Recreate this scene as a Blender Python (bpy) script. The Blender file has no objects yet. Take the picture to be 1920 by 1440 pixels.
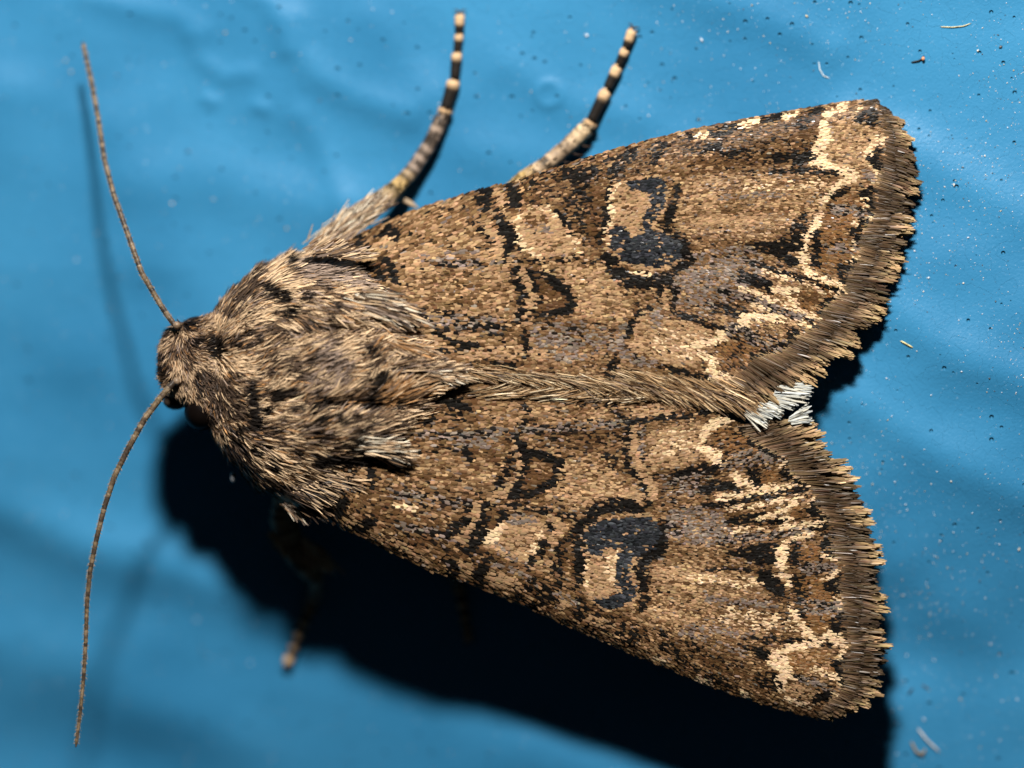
import bpy, math, random
import numpy as np
from mathutils import Vector

# ------------------------------------------------------------------ camera, light, exposure
U = 1.4e-5                 # metres per drawing unit; the moth is about 2 cm long
DIST = 14000.0             # camera height in drawing units
S = bpy.context.scene
COL = S.collection
rng = np.random.default_rng(7)
random.seed(7)

cam_data = bpy.data.cameras.new('camera')
cam = bpy.data.objects.new('camera', cam_data)
COL.objects.link(cam)
S.camera = cam
cam.location = (0, 0, DIST * U)
cam_data.sensor_fit = 'HORIZONTAL'
cam_data.sensor_width = 22.2
cam_data.lens = 22.2 * DIST / 1920.0
cam_data.clip_start = 0.002
cam_data.clip_end = 50.0
cam_data.dof.use_dof = True
cam_data.dof.focus_distance = (DIST + 6.0) * U
cam_data.dof.aperture_fstop = cam_data.lens / (1000.0 * DIST * U / 12.0)
cam_data.dof.aperture_blades = 0

world = bpy.data.worlds.new('World')
S.world = world
world.use_nodes = True
bg = world.node_tree.nodes['Background']
bg.inputs[0].default_value = (0.75, 0.88, 1.0, 1)
bg.inputs[1].default_value = 0.012

def w3(x, y, z):
    return ((x - 960.0) * U, (720.0 - y) * U, z * U)

flash_data = bpy.data.lights.new('flash', 'AREA')
flash_data.shape = 'RECTANGLE'
flash_data.size = 860 * U
flash_data.size_y = 560 * U
flash_data.energy = 0.235
flash_data.color = (1.0, 0.955, 0.90)
flash = bpy.data.objects.new('flash', flash_data)
COL.objects.link(flash)
flash.location = w3(720, -4300, 5050)
flash.rotation_euler = (Vector(w3(960, 700, 0)) - flash.location).to_track_quat('-Z', 'Y').to_euler()

S.view_settings.view_transform = 'Standard'
S.view_settings.look = 'None'
S.view_settings.exposure = 0.0
S.view_settings.gamma = 1.0

# ------------------------------------------------------------------ helpers
def real(px, py, z):
    """true sideways place of something that stands z above the wing plane"""
    k = (DIST - z) / DIST
    return (960 + (px - 960) * k, 720 + (py - 720) * k, z)

def sstep(a, b, x):
    t = np.clip((x - a) / (b - a), 0, 1)
    return t * t * (3 - 2 * t)

def vnoise(x, y, seed=0):
    xi = np.floor(x).astype(np.int64); yi = np.floor(y).astype(np.int64)
    fx = x - xi; fy = y - yi
    fx = fx * fx * (3 - 2 * fx); fy = fy * fy * (3 - 2 * fy)
    def h(a, b):
        n = (a * 374761393 + b * 668265263 + seed * 982451653) & 0x7fffffff
        n = ((n ^ (n >> 13)) * 1274126177) & 0x7fffffff
        n = n ^ (n >> 16)
        return (n & 0xffff) / 65535.0
    return ((h(xi, yi) * (1 - fx) + h(xi + 1, yi) * fx) * (1 - fy)
            + (h(xi, yi + 1) * (1 - fx) + h(xi + 1, yi + 1) * fx) * fy)

def seg_dist(x, y, pts):
    """distance to a polyline and the width interpolated along it"""
    best = np.full(x.shape, 1e9); bw = np.zeros(x.shape)
    if len(pts) == 1:
        return np.hypot(x - pts[0][0], y - pts[0][1]), np.full(x.shape, float(pts[0][2]))
    for a, b in zip(pts[:-1], pts[1:]):
        dx, dy = b[0] - a[0], b[1] - a[1]
        t = np.clip(((x - a[0]) * dx + (y - a[1]) * dy) / (dx * dx + dy * dy + 1e-9), 0, 1)
        d = np.hypot(x - a[0] - t * dx, y - a[1] - t * dy)
        m = d < best
        best[m] = d[m]; bw[m] = (a[2] + (b[2] - a[2]) * t)[m]
    return best, bw

def inside(x, y, poly):
    r = np.zeros(x.shape, bool)
    n = len(poly)
    for i in range(n):
        x0, y0 = poly[i]; x1, y1 = poly[(i + 1) % n]
        if y0 == y1: continue
        c = ((y0 > y) != (y1 > y)) & (x < (x1 - x0) * (y - y0) / (y1 - y0) + x0)
        r ^= c
    return r

def idw(x, y, ctrl, power=3.0):
    num = np.zeros(x.shape); den = np.zeros(x.shape)
    for cx, cy, v in ctrl:
        w = 1.0 / (np.hypot(x - cx, y - cy) + 12.0) ** power
        num += w * v; den += w
    return num / den

def resample(pts, n):
    p = np.array(pts, float)
    d = np.r_[0, np.cumsum(np.linalg.norm(np.diff(p, axis=0), axis=1))]
    t = np.linspace(0, d[-1], n)
    return np.stack([np.interp(t, d, p[:, k]) for k in range(p.shape[1])], 1)

def smooth_path(pts, n):
    p = resample(pts, n * 3)
    for _ in range(6 * max(1, n // 30)):
        p[1:-1] = (p[:-2] + 2 * p[1:-1] + p[2:]) / 4
    return resample(p, n)

def mesh(name, verts, faces, mat, parent=None, col=None, smooth=True, kind=None):
    """verts (n,3) in drawing units, faces (m,3|4); col (n,3)"""
    v = np.asarray(verts, np.float64)
    w = np.empty_like(v)
    w[:, 0] = (v[:, 0] - 960) * U; w[:, 1] = (720 - v[:, 1]) * U; w[:, 2] = v[:, 2] * U
    f = np.asarray(faces, np.int32)
    me = bpy.data.meshes.new(name)
    k = f.shape[1]
    me.vertices.add(len(w)); me.vertices.foreach_set('co', w.astype(np.float32).ravel())
    me.loops.add(f.size); me.loops.foreach_set('vertex_index', f[:, ::-1].ravel())
    me.polygons.add(len(f))
    me.polygons.foreach_set('loop_start', np.arange(0, f.size, k, dtype=np.int32))
    me.polygons.foreach_set('loop_total', np.full(len(f), k, np.int32))
    me.polygons.foreach_set('use_smooth', np.full(len(f), smooth))
    if col is not None:
        a = me.color_attributes.new('Col', 'FLOAT_COLOR', 'POINT')
        c = np.full((len(w), 4), 0.06, np.float32); c[:, :3] = np.clip(col[:, :3], 0, 1)
        if np.shape(col)[1] == 4: c[:, 3] = col[:, 3]
        a.data.foreach_set('color', c.ravel())
    me.update(calc_edges=True); me.validate()
    o = bpy.data.objects.new(name, me)
    COL.objects.link(o)
    if mat: me.materials.append(mat)
    if parent: o.parent = parent
    if kind: o['kind'] = kind
    return o

def grid_faces(nu, nv, wrap=False):
    i = np.arange(nu - 1)[:, None]; j = np.arange(nv if wrap else nv - 1)[None, :]
    j2 = (j + 1) % nv
    a = i * nv + j; b = i * nv + j2; c = (i + 1) * nv + j2; d = (i + 1) * nv + j
    return np.stack([a, b, c, d], -1).reshape(-1, 4)

def ribbons(root, dirs, side, nrm, length, width, bend, rows, prof, cols, cup=0.0):
    """many tapered, bent scales: returns verts, faces, colours.  cols (N,R,3)"""
    N, R = len(root), len(rows)
    ncol = 3 if cup else 2
    u = np.array(rows)[None, :, None]
    L = length[:, None, None]
    c = root[:, None, :] + dirs[:, None, :] * L * u + nrm[:, None, :] * (bend[:, None, None] * L * u * u)
    hw = (width[:, None] * 0.5 * np.array(prof)[None, :])[:, :, None] * side[:, None, :]
    if cup:
        mid = c + nrm[:, None, :] * (width[:, None, None] * cup)
        v = np.stack([c - hw, mid, c + hw], 2)
    else:
        v = np.stack([c - hw, c + hw], 2)
    V = v.reshape(-1, 3)
    C = np.repeat(cols[:, :, None, :], ncol, 2).reshape(N * R * ncol, -1)
    base = (np.arange(N) * R * ncol)[:, None, None]
    F = grid_faces(R, ncol)[None] + base
    return V, F.reshape(-1, 4), C

def gloss(cols, r, base, share, hot):
    """add a gloss channel: most pieces dull, a few glinting"""
    n = len(cols)
    g = np.where(r.random(n) < share, hot * r.uniform(.4, 1, n), base)
    return np.concatenate([cols, np.repeat(g[:, None, None], cols.shape[1], 1)], 2)

def norm(a):
    return a / (np.linalg.norm(a, axis=-1, keepdims=True) + 1e-12)

def tube(path, radii, nseg=12, flat=1.0, cap=True):
    p = np.array(path, float); r = np.array(radii, float)
    t = norm(np.gradient(p, axis=0))
    up = np.array([0, 0, 1.0])
    s = norm(np.cross(t, up)); n = norm(np.cross(s, t))
    a = np.linspace(0, 2 * np.pi, nseg, endpoint=False)
    v = p[:, None] + r[:, None, None] * (np.cos(a)[None, :, None] * s[:, None] + flat * np.sin(a)[None, :, None] * n[:, None])
    if cap:
        v[0] = p[0]; v[-1] = p[-1]
    return v.reshape(-1, 3), grid_faces(len(p), nseg, True)

def empty(name, loc, parent=None):
    o = bpy.data.objects.new(name, None)
    COL.objects.link(o); o.location = loc
    if parent: o.parent = parent
    return o

def adopt(o, parent):
    """parent a mesh built in world coordinates"""
    o.parent = parent
    o.matrix_parent_inverse = parent.matrix_world.inverted()

# ------------------------------------------------------------------ materials
def attr_mat(name, rough=0.5, spec=0.35, film=0.0, grain=0.0, bump=0.0):
    m = bpy.data.materials.new(name); m.use_nodes = True
    nt = m.node_tree; b = nt.nodes['Principled BSDF']
    at = nt.nodes.new('ShaderNodeAttribute'); at.attribute_name = 'Col'
    tc = nt.nodes.new('ShaderNodeTexCoord')
    nz = nt.nodes.new('ShaderNodeTexNoise'); nz.inputs['Scale'].default_value = 1.0 / (7 * U)
    nz.inputs['Detail'].default_value = 3
    nt.links.new(tc.outputs['Object'], nz.inputs['Vector'])
    mr = nt.nodes.new('ShaderNodeMapRange')
    mr.inputs['From Min'].default_value = 0.25; mr.inputs['From Max'].default_value = 0.75
    mr.inputs['To Min'].default_value = 1 - grain; mr.inputs['To Max'].default_value = 1 + grain
    nt.links.new(nz.outputs['Fac'], mr.inputs['Value'])
    vm = nt.nodes.new('ShaderNodeVectorMath'); vm.operation = 'SCALE'
    nt.links.new(at.outputs['Color'], vm.inputs[0]); nt.links.new(mr.outputs[0], vm.inputs['Scale'])
    nt.links.new(vm.outputs[0], b.inputs['Base Color'])
    b.inputs['Roughness'].default_value = rough
    if spec is None: nt.links.new(at.outputs['Alpha'], b.inputs['Specular IOR Level'])
    else: b.inputs['Specular IOR Level'].default_value = spec
    if film:
        fr = nt.nodes.new('ShaderNodeMapRange')
        fr.inputs['From Min'].default_value = 0.3; fr.inputs['From Max'].default_value = 0.7
        fr.inputs['To Min'].default_value = 180; fr.inputs['To Max'].default_value = film
        nz2 = nt.nodes.new('ShaderNodeTexNoise'); nz2.inputs['Scale'].default_value = 1.0 / (14 * U)
        nt.links.new(tc.outputs['Object'], nz2.inputs['Vector'])
        nt.links.new(nz2.outputs['Fac'], fr.inputs['Value'])
        nt.links.new(fr.outputs[0], b.inputs['Thin Film Thickness'])
        b.inputs['Thin Film IOR'].default_value = 1.45
    if bump:
        bp = nt.nodes.new('ShaderNodeBump'); bp.inputs['Strength'].default_value = bump
        bp.inputs['Distance'].default_value = 2 * U
        nt.links.new(nz.outputs['Fac'], bp.inputs['Height']); nt.links.new(bp.outputs[0], b.inputs['Normal'])
    return m

M_SCALE = attr_mat('wing_scale', 0.34, None, 0, 0.12, 0.2)
M_FRINGE = attr_mat('fringe_scale', 0.36, None, 0, 0.12)
M_FUR = attr_mat('body_hair', 0.40, None, 0, 0.10)
M_LEG = attr_mat('leg_cuticle', 0.5, 0.15, 0, 0.25, 0.5)
M_ANT = attr_mat('antenna_scales', 0.42, 0.25, 0, 0.35, 0.6)

def plain_mat(name, color, rough, spec=0.5):
    m = bpy.data.materials.new(name); m.use_nodes = True
    nt = m.node_tree; b = nt.nodes['Principled BSDF']
    tc = nt.nodes.new('ShaderNodeTexCoord')
    nz = nt.nodes.new('ShaderNodeTexNoise'); nz.inputs['Scale'].default_value = 1.0 / (20 * U)
    nz.inputs['Detail'].default_value = 5
    nt.links.new(tc.outputs['Object'], nz.inputs['Vector'])
    cr = nt.nodes.new('ShaderNodeValToRGB')
    cr.color_ramp.elements[0].color = (*[c * 0.6 for c in color], 1)
    cr.color_ramp.elements[1].color = (*[min(1, c * 1.35) for c in color], 1)
    nt.links.new(nz.outputs['Fac'], cr.inputs['Fac']); nt.links.new(cr.outputs[0], b.inputs['Base Color'])
    b.inputs['Roughness'].default_value = rough; b.inputs['Specular IOR Level'].default_value = spec
    return m

M_MEMB = plain_mat('wing_membrane', (0.07, 0.042, 0.022), 0.6, 0.3)
M_BODY = plain_mat('body_skin', (0.05, 0.034, 0.024), 0.7, 0.2)
M_EYE = plain_mat('eye_black', (0.005, 0.0035, 0.003), 0.35, 0.04)

def sheet_material():
    m = bpy.data.materials.new('blue_plastic'); m.use_nodes = True
    nt = m.node_tree; b = nt.nodes['Principled BSDF']; N = nt.nodes.new; L = nt.links.new
    tc = N('ShaderNodeTexCoord')
    def noise(scale, det=4, rough=0.5):
        n = N('ShaderNodeTexNoise'); n.inputs['Scale'].default_value = 1.0 / (scale * U)
        n.inputs['Detail'].default_value = det; n.inputs['Roughness'].default_value = rough
        L(tc.outputs['Object'], n.inputs['Vector']); return n
    n1 = noise(420, 3)
    cr = N('ShaderNodeValToRGB'); e = cr.color_ramp.elements
    e[0].position = 0.3; e[0].color = (0.024, 0.165, 0.325, 1)
    e[1].position = 0.72; e[1].color = (0.040, 0.225, 0.420, 1)
    L(n1.outputs['Fac'], cr.inputs['Fac'])
    # fine pale flecks in scattered patches
    n2 = noise(6, 2)
    mk = N('ShaderNodeMapRange'); mk.inputs['From Min'].default_value = 0.66; mk.inputs['From Max'].default_value = 0.74
    mk.inputs['To Max'].default_value = 0.30
    L(n2.outputs['Fac'], mk.inputs['Value'])
    n3 = noise(170, 3)
    mk3 = N('ShaderNodeMapRange'); mk3.inputs['From Min'].default_value = 0.42; mk3.inputs['From Max'].default_value = 0.68
    L(n3.outputs['Fac'], mk3.inputs['Value'])
    mu = N('ShaderNodeMath'); mu.operation = 'MULTIPLY'; L(mk.outputs[0], mu.inputs[0]); L(mk3.outputs[0], mu.inputs[1])
    mx = N('ShaderNodeMix'); mx.data_type = 'RGBA'
    L(mu.outputs[0], mx.inputs['Factor']); L(cr.outputs[0], mx.inputs[6])
    mx.inputs[7].default_value = (0.42, 0.60, 0.74, 1)
    L(mx.outputs[2], b.inputs['Base Color'])
    b.inputs['Roughness'].default_value = 0.42
    b.inputs['Specular IOR Level'].default_value = 0.22
    # relief: orange-peel grain plus scattered pits
    n4 = noise(5.5, 2, 0.6)
    n5 = noise(36, 3)
    vo = N('ShaderNodeTexVoronoi'); vo.inputs['Scale'].default_value = 1.0 / (22 * U)
    vo.inputs['Randomness'].default_value = 1.0
    L(tc.outputs['Object'], vo.inputs['Vector'])
    sep = N('ShaderNodeSeparateColor'); L(vo.outputs['Color'], sep.inputs[0])
    # pit radius differs from cell to cell, most cells have none
    pr = N('ShaderNodeMapRange'); pr.inputs['From Min'].default_value = 0.40; pr.inputs['From Max'].default_value = 1.0
    pr.inputs['To Min'].default_value = 0.0; pr.inputs['To Max'].default_value = 0.23
    L(sep.outputs[0], pr.inputs['Value'])
    dv = N('ShaderNodeMath'); dv.operation = 'DIVIDE'; L(vo.outputs['Distance'], dv.inputs[0]); L(pr.outputs[0], dv.inputs[1])
    pit = N('ShaderNodeMapRange'); pit.interpolation_type = 'SMOOTHSTEP'
    pit.inputs['From Min'].default_value = 0.35; pit.inputs['From Max'].default_value = 1.0
    pit.inputs['To Min'].default_value = -1.0; pit.inputs['To Max'].default_value = 0.0
    L(dv.outputs[0], pit.inputs['Value'])
    b1 = N('ShaderNodeBump'); b1.inputs['Strength'].default_value = 0.16; b1.inputs['Distance'].default_value = 4.0 * U
    L(n4.outputs['Fac'], b1.inputs['Height'])
    b2 = N('ShaderNodeBump'); b2.inputs['Strength'].default_value = 0.14; b2.inputs['Distance'].default_value = 5 * U
    L(n5.outputs['Fac'], b2.inputs['Height']); L(b1.outputs[0], b2.inputs['Normal'])
    b3 = N('ShaderNodeBump'); b3.inputs['Strength'].default_value = 1.0; b3.inputs['Distance'].default_value = 7.0 * U
    L(pit.outputs[0], b3.inputs['Height']); L(b2.outputs[0], b3.inputs['Normal'])
    L(b3.outputs[0], b.inputs['Normal'])
    return m

# ------------------------------------------------------------------ the blue sheet
FOLDS = [  # crest polyline (x, y), height, half width
    ([(1560, 500), (1650, 560), (1760, 650), (1930, 720), (2300, 800)], 13, 42),
    ([(1560, 730), (1650, 780), (1800, 880), (2000, 960)], 11, 40),
    ([(1600, 230), (1740, 300), (1820, 350), (1960, 420)], 12, 45),
    ([(1150, -90), (1330, -10), (1450, 35), (1560, 90)], 10, 38),
    ([(-200, 900), (0, 965), (150, 1040), (330, 1080), (520, 1150)], 16, 48),
    ([(-300, 1180), (0, 1240), (200, 1330), (420, 1400)], 12, 60),
    ([(150, -20), (230, 5), (320, 22), (370, 50)], 6, 22),
    ([(440, -40), (500, 0), (520, 40), (530, 80)], 6, 20),
    ([(350, 60), (370, 105), (410, 135), (460, 130)], 5, 17),
    ([(545, 30), (550, 85), (590, 135), (660, 175), (760, 210)], 9, 28),
    ([(240, 320), (400, 340), (520, 370), (640, 400)], 12, 60),
    ([(0, 150), (90, 170), (200, 230)], 6, 40),
    ([(870, 280), (990, 300), (1130, 330)], 7, 40),
    ([(690, 30), (760, 90), (800, 170)], 5, 35),
    ([(960, 120), (1070, 190), (1200, 220)], 6, 34),
    ([(1700, 1080), (1780, 1160), (1930, 1250)], 6, 50),
    ([(560, 215), (610, 290), (640, 380)], 6, 24),
    ([(380, 178), (392, 184)], 6, 12), ([(476, 192), (490, 197)], 5, 12),
    ([(1000, 1420), (1200, 1500), (1500, 1600)], 14, 60),
]
def zsheet(x, y):
    x = np.asarray(x, float); y = np.asarray(y, float)
    z = -222 + 0.108 * x - 0.070 * y - 0.055 * np.clip(y - 700, 0, 900)
    z = z - 0.00005 * np.clip(1200 - x, 0, 1500) * np.clip(y - 500, 0, 1200)
    z = z + 42 * sstep(1150, 1700, x) * sstep(150, 650, y) * (1 - sstep(850, 1300, y))
    z = z + 9 * (vnoise((x * 0.7 + y * 0.7) / 520, (y - x * 0.55) / 230, 3) - 0.5) * 2
    z = z + 4 * (vnoise(x / 130, y / 95, 5) - 0.5) * 2
    for pts, h, s in FOLDS:
        d, _ = seg_dist(x, y, [(a, b, 1) for a, b in pts])
        z = z + 0.8 * h * np.exp(-(d / (1.15 * s)) ** 2)
    # small round swelling
    d = np.hypot(x - 1030, y - 172); z = z + 3 * np.exp(-((d - 22) / 8) ** 2)
    return z

xs = np.r_[np.arange(-1700, -60, 40), np.arange(-60, 2000, 7), np.arange(2000, 3700, 40)]
ys = np.r_[np.arange(-1500, -60, 40), np.arange(-60, 1520, 7), np.arange(1520, 3000, 40)]
gx, gy = np.meshgrid(xs, ys, indexing='ij')
gz = zsheet(gx.ravel(), gy.ravel())
sheet = mesh('plastic_sheet', np.stack([gx.ravel(), gy.ravel(), gz], 1), grid_faces(len(xs), len(ys)), sheet_material())
sheet['kind'] = 'structure'
sheet['label'] = 'bright blue creased plastic sheet the moth rests on'

# ------------------------------------------------------------------ the moth
moth = empty('moth', w3(620, 720, float(zsheet(620, 720))))
moth['label'] = 'mottled brown furry moth resting with wings spread on blue sheet'
moth['category'] = 'moth'
bpy.context.view_layer.update()

K = (.008, .007, .006); D = (.085, .043, .018); B = (.155, .087, .040); T = (.345, .212, .112)
P = (.66, .475, .285); L_ = (.150, .115, .092); G = (.017, .0185, .021); O = (.165, .080, .030)
CLS = {'K': K, 'D': D, 'B': B, 'T': T, 'P': P, 'L': L_, 'G': G, 'O': O}
CODE = {c: i for i, c in enumerate('KDBTPLGO')}
PAL = np.array([CLS[c] for c in 'KDBTPLGO'])

def s(cls, p, pts, w=None):
    """stroke: points (x, y[, width])"""
    out = []
    for q in pts:
        out.append(q if len(q) == 3 else (q[0], q[1], w))
    return ('s', cls, p, out)
def a(cls, p, pts):
    return ('a', cls, p, pts)

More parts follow.
